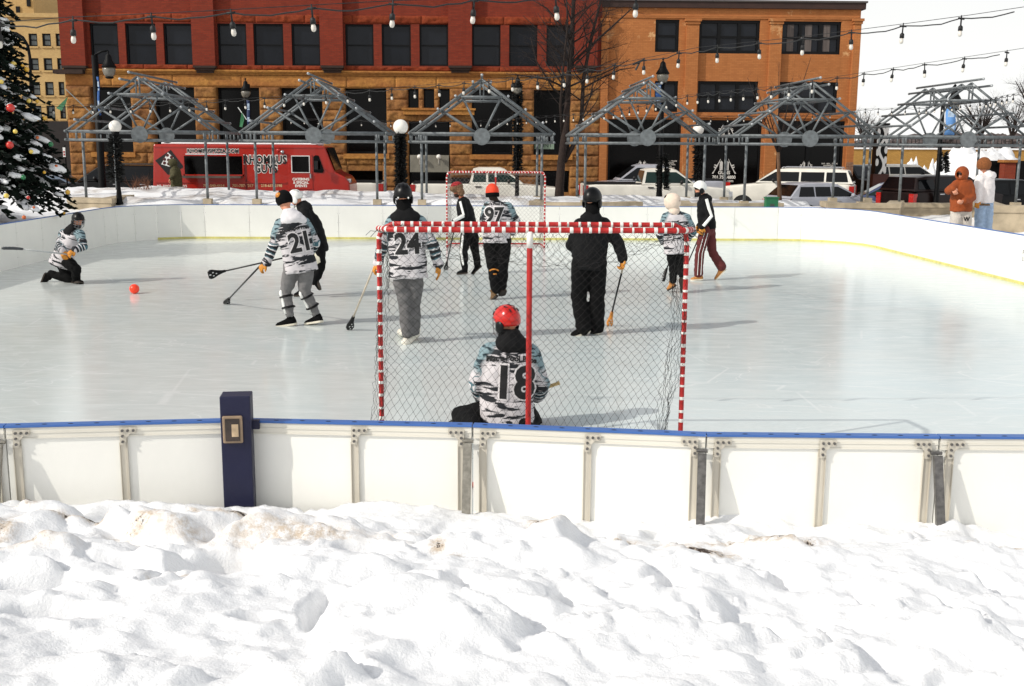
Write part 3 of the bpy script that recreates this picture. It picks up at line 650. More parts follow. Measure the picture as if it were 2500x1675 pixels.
# passer-by at the truck
p = Person('person in olive green coat standing at the back end of the red food truck', 38.6, dict(
    pel=(430, 440), nk=(427, 409), hd=(421, 398), sl=(421, 415, -.1), sr=(434, 414, .12), el=(426, 427, -.18), er=(438, 428, .12), wl=(416, 436, -.3), wr=(424, 438, -.1),
    hl=(427, 442), kl=(426, 470), al=(427, 496), hr=(434, 442), kr=(435, 470), ar=(436, 496), gl=(429, 499), tl=(420, 501), gr=(438, 499, .1), tr=(429, 501, .1)), (-.9, -.3, -.2), scale=1.05)
OLV = mat('olive_coat', (70, 66, 38), .85, .2, 16, .3, 45)
p.body(); p.legs(BLKT); p.top(OLV, [(-.7, .2, .17, 0), (0, .2, .17, 0), (.6, .2, .16, 0), (.86, .18, .13, 0), (1.02, .08, .08, 0)], 'coat', vox=.022); p.hood(OLV, sc=1.1); p.shoes(BLACK, SOLED)
p.glove('l', (414, 441, -.3), (1, 0, 0), SKIN, name='hand'); p.glove('r', (420, 442, -.1), (-1, 0, 0), SKIN, name='hand')
# ball
t = thing('ball', 'bright orange ball lying alone on the ice by the kneeling player', 'ball', G(326, 718) + Vector((0, .06, .08)))
b = MB(); b.ball(W[t].translation, .082, 0, 24, 16); b.build('shell', mat('ball_orange', (255, 66, 34), .3, .03), t, True)
# ------------------------------------------------------------------ ice, boards
XL, XR, YF, YN = -9.5, 10.1, 29.55, 5.75
t = NT('ice_surface'); o = t.tc.outputs['Object']
n1 = t.noise(t.map(o, (.22, .5, 1)), 1., 6, .6); n2 = t.noise(t.map(o, (2.0, 7., 1)), 1., 7, .7); n3 = t.noise(t.map(o, (3., 16., 1)), 1., 5, .65)
cx_ = t.sep(o)[0]
tone = t.rng(t.math('ADD', t.math('MULTIPLY', cx_, .06), t.math('MULTIPLY', n1, 1.2)), .1, 1.2)
c = t.mix(tone, (.63, .655, .62), (.565, .665, .685)); c = t.mix(t.rng(n2, .42, .75, 0, .55), c, (.73, .76, .74)); sc_ = t.N.new('ShaderNodeTexVoronoi'); sc_.feature = 'DISTANCE_TO_EDGE'; sc_.inputs['Scale'].default_value = 1.; t.L.new(t.map(o, (.55, 1.3, 1)), sc_.inputs['Vector'])
wv = t.N.new('ShaderNodeTexVoronoi'); wv.feature = 'DISTANCE_TO_EDGE'; wv.inputs['Scale'].default_value = 1.; wob = t.noise(o, .8, 3); t.L.new(t.comb(t.math('ADD', t.math('MULTIPLY', cx_, .25), t.math('MULTIPLY', wob, 2.)), t.math('ADD', t.math('MULTIPLY', t.sep(o)[1], .8), t.math('MULTIPLY', cx_, .2)), 0.), wv.inputs['Vector'])
cut = t.math('MAXIMUM', t.rng(sc_.outputs['Distance'], .004, .012, 1, 0), t.rng(wv.outputs['Distance'], .004, .014, 1, 0))
c = t.mix(t.math('MULTIPLY', cut, t.rng(n1, .35, .6, .05, .45)), c, (.82, .84, .83))
c = t.mix(t.math('MULTIPLY', t.rng(n3, .60, .74), .6), c, (.86, .88, .87))
t.set('Base Color', c); t.set('IOR', 1.31); t.set('Specular IOR Level', .5)
t.set('Roughness', t.rng(n2, .3, .7, .07, .24)); t.bump(t.math('ADD', t.math('MULTIPLY', n2, .7), t.math('MULTIPLY', n3, .3)), .05, .02)
ICE = t.m
def rink_path(r=2.0, n=10):
    pts = []
    for cx, cy, a0 in ((XR - r, YF - r, 0), (XL + r, YF - r, pi/2)):
        for i in range(n + 1):
            a = a0 + pi/2 * i / n; pts.append((cx + r*cos(a), cy + r*sin(a)))
    return pts
b = MB(); pth = rink_path(); out = [(XR, 5.2)] + pth + [(XL, 5.2)]
b.face([b.bm.verts.new((x, y, 0)) for x, y in out]); o = b.build('ice', ICE); tag(o, 'glossy pale rink ice inside the boards', 'ice', kind='structure')
def board_panel(P0, P1, label, group, inward, h=.91, kick=True):
    """a rink board section standing from P0 to P1; inward = side with the kick strip"""
    P0, P1 = Vector((*P0, 0)), Vector((*P1, 0)); d = P1 - P0; L = d.length; ex = d.normalized(); n = Vector((-ex.y, ex.x, 0)) * inward
    Mx = Matrix((( ex.x, n.x, 0, P0.x), (ex.y, n.y, 0, P0.y), (0, 0, 1, 0), (0, 0, 0, 1)))
    t = thing('rink_board', label, 'rink board', mat=Mx, group=group)
    b = MB(); b.b2((.004, -.03, 0), (L - .004, 0, h)); o = b.build('panel', WHITE, t, world=False)
    b = MB(); b.b2((.002, -.035, h), (L - .002, .005, h + .016)); b.build('cap_rail', BLUE, t, world=False)
    if kick: b = MB(); b.b2((.002, 0, .0), (L - .002, .012, .055)); b.build('kick_strip', YEL, t, world=False)
    b = MB()
    for z in (.2, .45, .7):
        for x in (.03, L - .03): b.ell((x, .001, z), (.005, 0, 0), (0, .003, 0), (0, 0, .005), 0, 6, 4)
    b.build('bolt', ALUD, t, world=False)
    return t
for i in range(12):
    y0 = YF - 2. - i*1.3; 
    if y0 < 13: break
    board_panel((XL, y0), (XL, y0 - 1.3), 'white rink board along the shaded side behind the kneeling player', 'side boards in shade', 1, kick=False)
    board_panel((XR, y0 - 1.3), (XR, y0), 'white rink board with yellow kick strip on the long sunlit side below the two spectators', 'sunlit side boards', 1, kick=i < 7)
    if i == 6:
        q = thing('stencil', 'faint grey stencilled letters on the sunlit side board at the picture edge', 'stencil', (XR - .003, y0 + .1, .5))
        lettering('FC', (XR - .003, y0 + .10, .60), (0, -1, 0), (0, 0, 1), .12, mat('stencil_grey', (120, 120, 116), .7), q)
        lettering('LV', (XR - .003, y0 + .10, .48), (0, -1, 0), (0, 0, 1), .12, mat('stencil_grey', (120, 120, 116), .7), q)
for k in range(2):
    seg = pth[k*11:(k+1)*11]
    for i in range(0, 10, 2):
        a, c_ = seg[i], seg[i+2]
        board_panel(a, c_, ('short curved-corner rink board behind the maroon trousers player side', 'short curved-corner rink board near the spruce')[k], ('corner boards by the planters', 'corner boards by the spruce')[k], 1, kick=(k == 0 or i < 4))
n = 13; wd = (XR - XL - 4) / n
for i in range(n):
    x1 = XR - 2 - i*wd; board_panel((x1, YF), (x1 - wd, YF), 'white rink board with yellow kick strip along the far end', 'far end boards', 1)
# near boards seen from behind: panel, blue cap, posts, brackets, brace
NJ = [G(-560, 1052, .93), G(10, 1045, .93), G(580, 1031, .93), G(1153, 1043, .93), G(1725, 1066, .93), G(2295, 1071, .93), G(2870, 1074, .93)]
NJ = [Vector((p.x, p.y, 0)) for p in NJ]; NJ = [NJ[0]*2 - NJ[1]] + NJ + [NJ[-1] + (NJ[-1] - NJ[-2])*k for k in (1, 2)]
nlab = ['white near board continuing out past the picture edge', 'white near board partly cut off at the picture edge', 'white near board from the edge strut to the blue post', 'white near board on the bright side of the navy post',
        'white near board behind the goalkeeper between two steel struts', 'white near board below the far side goal post', 'white near board in the sunny corner of the foreground', 'white near board continuing out past the picture edge', 'white near board continuing out past the picture edge']
def gusset(b, x, z, sg):
    """L shaped bolted plate"""
    pts = [(0, 0), (.090, 0), (.090, -.032), (.056, -.036), (.036, -.058), (.032, -.098), (0, -.098)]
    pl = [(x + sg*px, z + pz) for px, pz in pts]
    if sg < 0: pl = pl[::-1]
    b.prism(pl, (0, 0, 0), Vector((1, 0, 0)), Vector((0, 0, 1)), Vector((0, -1, 0)), .006)
for i in range(-1, 8):
    A, B_ = NJ[i+1], NJ[i+2]; d = B_ - A; L = d.length; ex = d.normalized(); n = Vector((-ex.y, ex.x, 0))
    Mx = Matrix(((ex.x, n.x, 0, A.x), (ex.y, n.y, 0, A.y), (0, 0, 1, 0), (0, 0, 0, 1)))
    t = thing('rink_board', nlab[i+1], 'rink board', mat=Mx, group='near boards seen from behind'); T = .93
    b = MB(); b.b2((.004, .013, 0), (L-.004, .05, T-.01)); b.build('panel', WHITE, t, world=False)
    b = MB(); b.b2((.006, .004, T-.062), (L-.006, .012, T-.003)); b.b2((.006, -.001, T-.034), (L-.006, .0035, T-.029)); b.b2((.006, -.0, T-.064), (L-.006, .0035, T-.058)); b.build('top_rail', mat('rail_cream', (226, 222, 210), .4, .06, 14, .05, 60, metal=.1, stretch=(.1, 1, 1)), t, world=False)
    b = MB(); b.b2((.003, -.004, T), (L-.003, .054, T+.013)); cp = b.build('cap_rail', BLUE, t, world=False)
    for k in range(9): b = MB(); b.ell((.07 + k*(L-.14)/8, .012, T+.0135), (.016, 0, 0), (0, .006, 0), (0, 0, .002), 0, 8, 4); b.build('cap_slot', BLACKP, cp, world=False)
    for k, x in enumerate((.06, L/2, L - .06)):
        if i == 2 and k == 0: continue
        if i == 1 and k == 2: continue
        b = MB(); b.b2((x-.02, .004, .0), (x+.02, .012, T-.066)); b.b2((x-.022, -.004, 0), (x-.018, .003, T-.10)); b.b2((x+.018, -.004, 0), (x+.022, .003, T-.10))
        po = b.build('board_post', ALU, t, world=False)
        sg = -1 if k == 2 else 1
        b = MB(); gusset(b, x - sg*.016, T-.012, sg); b.bm.transform(Matrix.Translation((0, -.005, 0))); br = b.build('bracket', ALU, po, world=False)
        for px, pz in ((.016, -.017), (.045, -.017), (.075, -.017), (.016, -.048), (.016, -.080)):
            c = Vector((x - sg*.016 + sg*px, -.0115, T - .012 + pz)); b = MB(); b.tube([c, c + Vector((0, -.008, 0))], .0078, 6); b.build('bolt', ALUD, br, world=False)
    # raking strut at the joint
    if i in (0, 2, 3, 4):
        b = MB(); z1, z0 = T-.08, .2; yo = -.21; fx = {0: -.02, 2: -.0, 3: 0., 4: .015}[i]; xs = L - .022
        p1 = Vector((xs, -.05, z1)); p0 = Vector((xs + fx, yo, z0)); dd = (p0 - p1).normalized(); sx = Vector((1, 0, 0)); sy = dd.cross(sx)
        b.loft([[q + sx*.020*u_ + sy*.005*v_ for u_, v_ in ((-1, -1), (1, -1), (1, 1), (-1, 1))] for q in (p1, p0)])
        for u_ in (-1, 1): b.loft([[q + sx*(.020*u_ + w_) + sy*v_ for w_, v_ in ((-.003, -.02), (.003, -.02), (.003, .004), (-.003, .004))] for q in (p1, p0)])
        b.tube([p1 + Vector((-.03, .03, .005)), p1 + Vector((.03, .03, .005))], .010, 8)
        b.build('strut', ALUD if i > 2 else mat('strut_grey', (140, 136, 126), .45, .25, 40, .1, 60, metal=.4), t, world=False)
# navy utility post
P0 = NJ[3].copy()
t = thing('utility_post', 'navy blue square metal post with a framed meter window standing at the near boards', 'post', P0 + Vector((.01, -.05, 0)), radians(6))
b = MB(); b.b2((-.082, -.07, .3), (.082, .07, 1.105)); o = b.build('post_body', NAVY, t, world=False)
bv = o.modifiers.new('b', 'BEVEL'); bv.width = .006; bv.segments = 2
b = MB(); b.b2((-.07, -.088, .845), (.038, -.071, 1.0)); o = b.build('meter_frame', mat('meter_bezel', (150, 128, 104), .35, .15, 20), t, world=False); bv = o.modifiers.new('b', 'BEVEL'); bv.width = .012; bv.segments = 3
b = MB(); b.b2((-.055, -.094, .86), (.023, -.089, .985)); o2 = b.build('meter_window', mat('meter_glass', (58, 48, 42), .15, .5, 12), o, world=False)
b = MB(); b.b2((-.02, -.097, .885), (.016, -.0945, .955)); b.build('meter_dial', mat('meter_face', (186, 162, 130), .5, .3, 20), o2, world=False)
b = MB(); b.b2((.0825, -.0, .90), (.12, .03, .95)); b.build('arm_bracket', NAVY, t, world=False)
# ------------------------------------------------------------------ goals
def stripe_tube(name, pts, r, par, step=.062, plain=False, n=10, wfrac=.25, sd=1):
    """a tube wrapped with uneven white tape rings"""
    pts = [Vector(p) for p in pts]; rnd = random.Random(sd); cum = [0]
    for a, c in zip(pts, pts[1:]): cum.append(cum[-1] + (c - a).length)
    Lt = cum[-1]
    def P_(s):
        for k in range(len(pts)-1):
            if s <= cum[k+1] or k == len(pts)-2: return pts[k].lerp(pts[k+1], (s-cum[k])/max(cum[k+1]-cum[k], 1e-6))
    cuts = [0.]; kinds = []
    if plain: cuts += [Lt*k/14 for k in range(1, 15)]; kinds = [0]*14
    else:
        s = 0
        while s < Lt - .001:
            for kd, w in ((0, step*(1-wfrac)*rnd.uniform(.75, 1.3)), (1, step*wfrac*rnd.uniform(.7, 1.35))):
                s2 = min(s + w, Lt)
                if s2 - s > .002: cuts.append(s2); kinds.append(kd)
                s = s2
    P2 = []; rr = []; km = []
    for i in range(len(kinds)):
        e = .0015; g = r*(1.07 if kinds[i] else 1)
        for q, s in ((0, cuts[i]+e), (1, cuts[i+1]-e)): P2.append(P_(s)); rr.append(g)
        km += [kinds[i], kinds[i]]
    b = MB(); b.tube(P2, rr, n, mfun=lambda i: km[i]); return b.build(name, [RED, TAPE], par, True)
def netlines(fn, nu, nv, r, name, par, knots=True, rnd=random.Random(3), jit=.012, m=None):
    """diamond netting over fn(u,v)"""
    b = MB(); g = {}
    for j in range(nv + 1):
        for i in range(nu + 1):
            u = (i + (.5 if j % 2 else 0)) / (nu + .5); v = j / nv
            g[i, j] = fn(u, v) + Vector((rnd.uniform(-1, 1), rnd.uniform(-1, 1)*.6, rnd.uniform(-1, 1))) * jit
    for j in range(nv):
        for i in range(nu + 1):
            for k in ((i-1, i) if j % 2 == 0 else (i, i+1)):
                if (k, j+1) in g: 
                    p, q = g[i, j], g[k, j+1]; mid = (p+q)/2 + Vector((rnd.uniform(-1, 1), 0, -abs(rnd.uniform(0, .6))))*jit*.5
                    b.tube([p, mid, q], r, 3, caps=False)
    if knots:
        for p in g.values(): b.ell(p, (r*1.9, 0, 0), (0, r*1.9, 0), (0, 0, r*1.9), 0, 4, 2)
    return b.build(name, m or NETM, par, fixn=False)
def goal(label, C0, sgn, Hh, wide, near):
    t = thing('broomball_goal', label, 'goal', C0, 0 if sgn < 0 else pi)
    # local frame: posts at x=+-wide, mouth at y=0, the back of the goal at y=-0.6 (towards -y)
    Mw = W[t]; w = lambda x, y, z: Mw @ Vector((x, y, z)); cr = .12; r = .020; cpx = -.056 if near else 0
    arc = [(wide - cr + cr*sin(a), Hh - cr + cr*cos(a)) for a in [pi/2*k/6 for k in range(7)]]
    for sg in (-1, 1):
        stripe_tube('goal_post', [w(sg*wide, 0, 0)] + [w(sg*x, 0, z) for x, z in arc[::-1]], r, t, .088, sd=4+sg)
    stripe_tube('crossbar', [w(-wide+cr, 0, Hh), w(wide-cr, 0, Hh)], r, t, .078, sd=8)
    rb = wide - .12
    stripe_tube('rear_bar', [w(-wide+.02, -.03, Hh-.05), w(-wide+.03, -.35, Hh-.01), w(-rb, -.57, Hh), w(-rb+.08, -.6, Hh), w(rb-.08, -.6, Hh), w(rb, -.57, Hh), w(wide-.03, -.35, Hh-.01), w(wide-.02, -.03, Hh-.05)], r*1.06, t, .08, sd=9)
    stripe_tube('centre_post', [w(cpx, -.6, Hh-.02), w(cpx, -.6, 0.02)], r*1.08, t, plain=True)
    stripe_tube('base_bar', [w(-wide, 0, .03), w(-wide+.05, -.85, .03), w(wide-.05, -.85, .03), w(wide, 0, .03)], r, t, plain=True)
    b = MB(); c = w(cpx, -.6, Hh-.07); b.tube([c + Vector((0, 0, .06)), c + Vector((0, 0, -.06))], r*1.16, 12); 
    b.build('post_tape', TAPE, t, True)
    return t, w
tg, wn = goal('red and white taped goal in front of the goalkeeper, its black net facing the camera', Vector((.40, 8.45, 0)), -1, 1.87, 1.205, True)
def interp(tab, v):
    for (v0, a), (v1, c) in zip(tab, tab[1:]):
        if v <= v1: 
            k = (v - v0)/(v1 - v0); return a.lerp(c, k)
    return tab[-1][1]
RL = [(0, U(944, 566, 7.86)), (.45, U(952, 780, 7.84)), (.75, U(942, 940, 7.82)), (1., U(918, 1120, 7.8))]
RR_ = [(0, U(1652, 572, 7.86)), (.3, U(1640, 720, 7.84)), (.62, U(1628, 870, 7.8)), (.8, U(1606, 975, 7.74)), (1., U(1598, 1130, 7.7))]
def rear(u, v):
    p = interp(RL, v).lerp(interp(RR_, v), u); return p + Vector((0, -.10*sin(pi*u)*v*v*.6 - .02*sin(9*u+4*v), .015*sin(7*u)*sin(pi*v)))
netlines(rear, 35, 50, .00115, 'net', tg, jit=.006)
SLf = [(0, U(926, 575, 8.42)), (.5, U(921, 800, 8.42)), (.8, U(910, 960, 8.4)), (1., U(897, 1090, 8.36))]
netlines(lambda u, v: interp(SLf, v).lerp(interp(RL, v), u) + Vector((.03*sin(3*v*pi)*sin(pi*u), 0, 0)), 7, 50, .00115, 'side_net', tg, rnd=random.Random(5))
SRf = [(0, U(1674, 580, 8.42)), (.45, U(1673, 800, 8.42)), (.66, U(1671, 915, 8.4)), (.8, U(1634, 985, 8.2)), (1., U(1617, 1110, 8.0))]
netlines(lambda u, v: interp(RR_, v).lerp(interp(SRf, v), u) + Vector((.035*sin(5*v*pi + 1)*sin(pi*u), 0, 0)), 9, 52, .00115, 'side_net', tg, rnd=random.Random(6))
def topn(u, v):
    x = -1.17 + 2.34*u; sag = .30*sin(pi*min(1, max(0, u)))**.8 * sin(pi*v) ** .7 + .03*sin(11*u)*sin(pi*v)
    return wn(x, -.02 - .57*v, 1.865 - sag*1.0)
netlines(topn, 24, 11, .0011, 'top_net', tg, rnd=random.Random(7), jit=.02)
b = MB(); rn = random.Random(11)   # gathered net knotted round the corners and bars
for x0, x1 in ((-1.2, -.75), (1.0, 1.2)):
    for k in range(12):
        a = Vector((rn.uniform(x0, x1), -rn.uniform(0, .6), 1.87 + rn.uniform(-.04, .03))); c = a + Vector((rn.uniform(-.12, .12), rn.uniform(-.1, .1), -rn.uniform(.02, .2)))
        b.tube([wn(*a), wn(*((a+c)/2 + Vector((rn.uniform(-.03, .03), 0, .02)))), wn(*c)], .0022, 3)
b.build('net_lacing', NETM, tg, fixn=False)
tf, wf = goal('small-looking red and white taped goal at the far end, mouth facing the camera', Vector((.335, 27.1, 0)), 1, 1.87, 1.22, False)
NETW = mat('far_net', (120, 112, 108), .9)
netlines(lambda u, v: wf(-1.15 + 2.3*u, -.6 - .25*v - .05*sin(pi*u), 1.84*(1 - v) + .03), 22, 34, .0024, 'net', tf, knots=False, m=NETW)
for sg in (-1, 1): netlines(lambda u, v: wf(sg*(1.2 - .07*u), -(.6 + .25*v)*u, 1.84*(1-v) + .03), 7, 34, .0024, 'side_net', tf, knots=False, m=NETW)
netlines(lambda u, v: wf(-1.15 + 2.3*u, -.6*v, 1.86 - .06*sin(pi*v)), 22, 8, .0024, 'top_net', tf, knots=False, m=NETW)
# ------------------------------------------------------------------ terrain
def smooth(a, b, x):
    k = max(0, min(1, (x - a)/(b - a))); return k*k*(3 - 2*k)
def grid(name, xs, ys, fz, m, kind='structure', attr=None):
    vs = [(x, y, fz(x, y)) for y in ys for x in xs]; n = len(xs)
    fs = [(j*n+i, j*n+i+1, (j+1)*n+i+1, (j+1)*n+i) for j in range(len(ys)-1) for i in range(n-1)]
    me = bpy.data.meshes.new(name); me.from_pydata(vs, [], fs)
    if attr:
        a = me.attributes.new(attr[0], 'FLOAT', 'POINT')
        for i, v in enumerate(vs): a.data[i].value = attr[1](v[0], v[1])
    o = link(name, me, m, None, True); o['kind'] = kind; return o
def frange(a, b, s):
    n = max(1, int(round((b - a)/s))); return [a + (b - a)*i/n for i in range(n + 1)]
def vh(x, y, s, seed):
    """lumpy chunk height: each cell is a tilted block with rounded sides"""
    wx = x + .35*s*noise.noise((x/s*1.3, y/s*1.3, seed)); wy = y + .35*s*noise.noise((x/s*1.3+7, y/s*1.3, seed))
    d, p = noise.voronoi(Vector((wx/s, wy/s, seed)))
    c = p[0]; h = noise.cell(c*3.7 + Vector((seed, 0, 0))); tx = noise.cell(c*5.1 + Vector((3, 1, 0))); ty = noise.cell(c*4.3 + Vector((1, 5, 0)))
    e = smooth(0, .34, d[1] - d[0])
    return (h*.7 + tx*(wx/s - c.x)*.9 + ty*(wy/s - c.y)*.9) * e - (1-e)*.35
HOL = [(572, 1262, .10, .10, .07), (560, 1420, .2, .16, .22), (130, 1520, .2, .12, .12), (150, 1640, .16, .08, .10), (1930, 1432, .07, .12, .10), (2120, 1500, .05, .14, .09), (2330, 1560, .05, .16, .10), (2420, 1420, .07, .14, .09), (1640, 1480, .06, .12, .08),
       (1890, 1620, .10, .12, .09), (900, 1390, .13, .07, .07), (1120, 1500, .06, .16, .09), (780, 1590, .05, .2, .09), (1380, 1530, .05, .14, .06), (390, 1500, .05, .14, .06), (650, 1640, .1, .05, .06), (2480, 1640, .12, .1, .08), (300, 1440, .16, .06, .07)]
HOL = [(G(a, b, .62), c, d, e) for a, b, c, d, e in HOL]
MND = [(G(665, 1205, .5), .17, .16, .17), (G(330, 1235, .5), .25, .14, .05), (G(900, 1240, .5), .3, .14, .05), (G(1240, 1270, .48), .2, .14, .06), (G(1800, 1260, .46), .22, .12, .07), (G(2040, 1300, .46), .25, .12, .05), (G(2360, 1290, .45), .16, .14, .07), (G(2330, 1630, .7), .09, .07, .07), (G(1010, 1560, .68), .18, .14, .10), (G(1120, 1640, .7), .16, .1, .09), (G(880, 1380, .62), .16, .07, .06)]
def fgz(x, y):
    z = .465 - .018*x + .28*smooth(5.7, 4.6, y) * .6 + .30*smooth(4.9, 2.2, y) - .012*(x - .3)
    z += .055*smooth(5.35, 4.85, y)
    a = .3 + .7*smooth(5.7, 5.0, y)
    q = .6 + .75*smooth(-.35, .4, noise.noise((x*.8 + 3, y*.9, 6.6))); z += a*q*(.075*vh(x*.9, y, .62, 1.5) + .040*vh(x, y*1.15, .23, 4.2))
    z += .045*noise.fractal(Vector((x*1.4, y*1.6, 2.)), 1, 2, 4) + .012*noise.fractal(Vector((x*7, y*7, 5.)), .8, 2, 4) + a*.016*vh(x, y*1.1, .095, 8.3)*smooth(-.25, .3, noise.noise((x*1.9, y*1.9, 3.3))) + .006*noise.fractal(Vector((x*26, y*26, 1)), .7, 2, 3)
    for c, sx, sy, d in HOL:
        q = ((x-c.x)/sx)**2 + ((y-c.y)/sy)**2 + .35*noise.noise((x*6, y*6, 9))
        if q < 2.5: z -= d*1.35*smooth(1.7, .45, q)
    for c, sx, sy, d in MND:
        q = ((x-c.x)/sx)**2 + ((y-c.y)/sy)**2
        if q < 4: z += d*exp(-q*.9)
    if y > 5.72: z = min(z, .42)
    return z
DIRT = [(69, 1312, .05, .03, 1), (235, 1330, .06, .03, 1), (446, 1313, .05, .02, 1), (640, 1331, .3, .03, 1), (800, 1337, .24, .035, 1), (929, 1340, .07, .035, .9), (1068, 1403, .03, .05, .9), (1110, 1430, .025, .02, .9), (50, 1443, .16, .07, .8), (347, 1372, .11, .05, .62), (720, 1380, .34, .09, .5),
        (1314, 1293, .07, .03, .7), (1325, 1352, .06, .06, 1), (1522, 1340, .06, .05, 1), (1714, 1377, .12, .05, 1), (1917, 1357, .14, .08, .9), (1973, 1352, .04, .04, .9), (2419, 1344, .2, .05, .85), (1800, 1345, .3, .02, .6), (160, 1330, .12, .03, .8), (10, 1380, .05, .1, .7), (450, 1380, .2, .05, .42), (385, 1520, .02, .02, 1), (450, 1534, .025, .015, .8)]
DIRT = [(G(a, b, .56), c, d, e) for a, b, c, d, e in DIRT]
def fdirt(x, y):
    v = 0
    for c, sx, sy, s in DIRT:
        q = ((x-c.x)/sx)**2 + ((y-c.y)/sy)**2
        if q < 5: v = max(v, s*exp(-q*.7))
    return v
xs = frange(-8, -3.3, .15)[:-1] + frange(-3.3, 3.7, .019) + frange(3.7, 8, .15)[1:]
ys = frange(.4, 2.8, .12)[:-1] + frange(2.8, 5.84, .018)
o = grid('snow_bank', xs, ys, fgz, SNOWD, attr=('dirt', fdirt)); tag(o, 'lumpy trodden snow bank in front of the near boards', 'snow')
def bank(x, y):
    if XL - .02 < x < XR + .02 and y < YF + .04: return -.5
    z = .62 + .33*smooth(30.2, 32.6, y) * (1 if x < 12 else .55)
    crest = 1.02 - .12*smooth(-4, 1, x) - .16*smooth(4, 9, x)
    z = z + (crest - .93)*smooth(32.5, 35.5, y)
    z += .11*noise.fractal(Vector((x*.35, y*.5, 1.)), 1, 2, 4)*smooth(29.8, 32, y) + .05*noise.fractal(Vector((x*1.7, y*1.7, 3.)), .9, 2, 4) + .02*noise.noise((x*5, y*5, 2))
    if x < -8 and y > 34: z += .10*exp(-((x+11)/2.5)**2)
    if x < XL: z += .35*smooth(-9.7, -12.5, x)*smooth(31, 26, y)
    if x > 4 and y < 34: z -= .2*smooth(4, 6, x)*smooth(34, 32.8, y)
    for pc in (-9.86, -4.88, -.02, 4.81, 9.58):
        for s_ in (-1.77, 1.77): z -= .26*exp(-((x-pc-s_)/.45)**2 - ((y-31.9)/.7)**2)
    if x > XR: z = z - .18 + .30*exp(-((x-12.2)/1.0)**2 - ((y-22.2)/1.3)**2) + .2*exp(-((x-14.3)/1.6)**2 - ((y-26.8)/1.5)**2)
    if y > 36: z = z*(1 - smooth(36, 37.6, y)) - .45*smooth(36, 37.6, y)
    return z
xs = frange(-60, -16, 1.2)[:-1] + frange(-16, -9.7, .16) + [-9.5] + frange(-9.2, 9.8, .2) + [10.1] + frange(10.25, 18, .16) + frange(18, 60, 1.2)[1:]
ys = frange(2, 18, .8)[:-1] + frange(18, 29.5, .22) + [29.62] + frange(29.8, 38, .16)
bx = grid('snow_ground', xs, ys, bank, SNOWG); tag(bx, 'shovelled snow round the rink and under the pergolas', 'snow')
b = MB(); b.quad([(-900, -60, -.5), (900, -60, -.5), (900, 1500, -.5), (-900, 1500, -.5)])
o = b.build('ground', snow_mat('packed_snow', grime=.75, base=(.75, .75, .76))); tag(o, 'packed grey snow of the town ground', 'ground', kind='structure')
b = MB(); b.quad([(-200, 37.2, -.49), (22, 37.2, -.49), (22, 47.6, -.49), (-200, 47.6, -.49)])
o = b.build('road', mat('asphalt', (74, 72, 72), .85, .35, 1.5, .3, 50)); tag(o, 'salt-stained street behind the snow bank', 'road', kind='structure')
b = MB(); b.b2((-200, 47.6, -.52), (20.5, 49.9, -.36)); o = b.build('sidewalk', mat('concrete', (150, 142, 128), .85, .2, 3, .2, 50)); tag(o, 'sidewalk along the brick buildings', 'sidewalk', kind='structure')
b = MB(); b.quad([(22.1, 37.2, -.486), (140, 37.2, -.486), (140, 78, -.486), (22.1, 78, -.486)])
o = b.build('parking_lot', mat('lot', (120, 106, 92), .85, .35, .8, .3, 40)); tag(o, 'sandy parking lot past the orange building', 'parking lot', kind='structure')
# concrete planter walls
CON = mat('planter_concrete', (168, 154, 130), .85, .3, 2.5, .35, 40)
def planter(label, pts, z0, z1, cap=.14, over=.03, th=.35):
    """low concrete wall along pts with a wider cap course"""
    p = [Vector((q[0], q[1], 0)) for q in pts]; t = thing('planter_wall', label, 'planter wall', (p[0].x, p[0].y, z0), 0, 'concrete planter walls')
    def run(w, za, zb, m):
        R = []
        for i, q in enumerate(p):
            d0 = (p[i] - p[i-1]).normalized() if i else (p[1] - p[0]).normalized(); d1 = (p[i+1] - p[i]).normalized() if i < len(p)-1 else d0
            n = Vector((-(d0+d1).y, (d0+d1).x, 0)).normalized(); k = w/2/max(.4, n.dot(Vector((-d0.y, d0.x, 0))))
            R.append([q + n*k + Vector((0, 0, za)), q - n*k + Vector((0, 0, za)), q - n*k + Vector((0, 0, zb)), q + n*k + Vector((0, 0, zb))])
        b = MB(); b.loft(R); return b
    run(th, z0, z1 - cap, CON).build('wall', CON, t); o = run(th + 2*over, z1 - cap + .004, z1, CON).build('cap', CON, t)
    return t
g = lambda px, Y: U(px, 495, Y).x
planter('concrete planter wall corner under the pergola nearest the spruce', [(g(175, 31.6), 31.6), (g(262, 31.2), 31.2), (g(312, 33.5), 33.5)], .2, 1.0)
planter('long low concrete planter wall behind the black-clad player', [(g(1307, 33.4), 33.4), (g(1309, 31.4), 31.4), (g(1440, 31.4), 31.4), (g(1560, 32.2), 32.2)], .2, .93)
planter('concrete planter wall behind the white helmet', [(g(1665, 33), 33), (g(1672, 31.2), 31.2), (g(1800, 31.4), 31.4), (g(1905, 31.8), 31.8)], .2, .93)
planter('stepped concrete planter wall with a chamfered corner right of the green box', [(g(2018, 32.6), 32.6), (g(2036, 31.2), 31.2), (g(2182, 31.2), 31.2), (g(2190, 33), 33)], .0, .96)
planter('long concrete ledge behind the rust coat', [(g(2186, 33.6), 33.6), (g(2330, 33.6), 33.6), (g(2420, 33.2), 33.2)], .1, .86)
planter('tall concrete planter behind the white puffer jacket', [(g(2398, 32.8), 32.8), (g(2440, 29.6), 29.6), (g(2560, 29.4), 29.4)], .1, 1.0, cap=.2)
t = thing('utility_box', 'small green metal box standing behind the far boards', 'box', (U(1883, 490, 30.6).x, 30.6, .5))
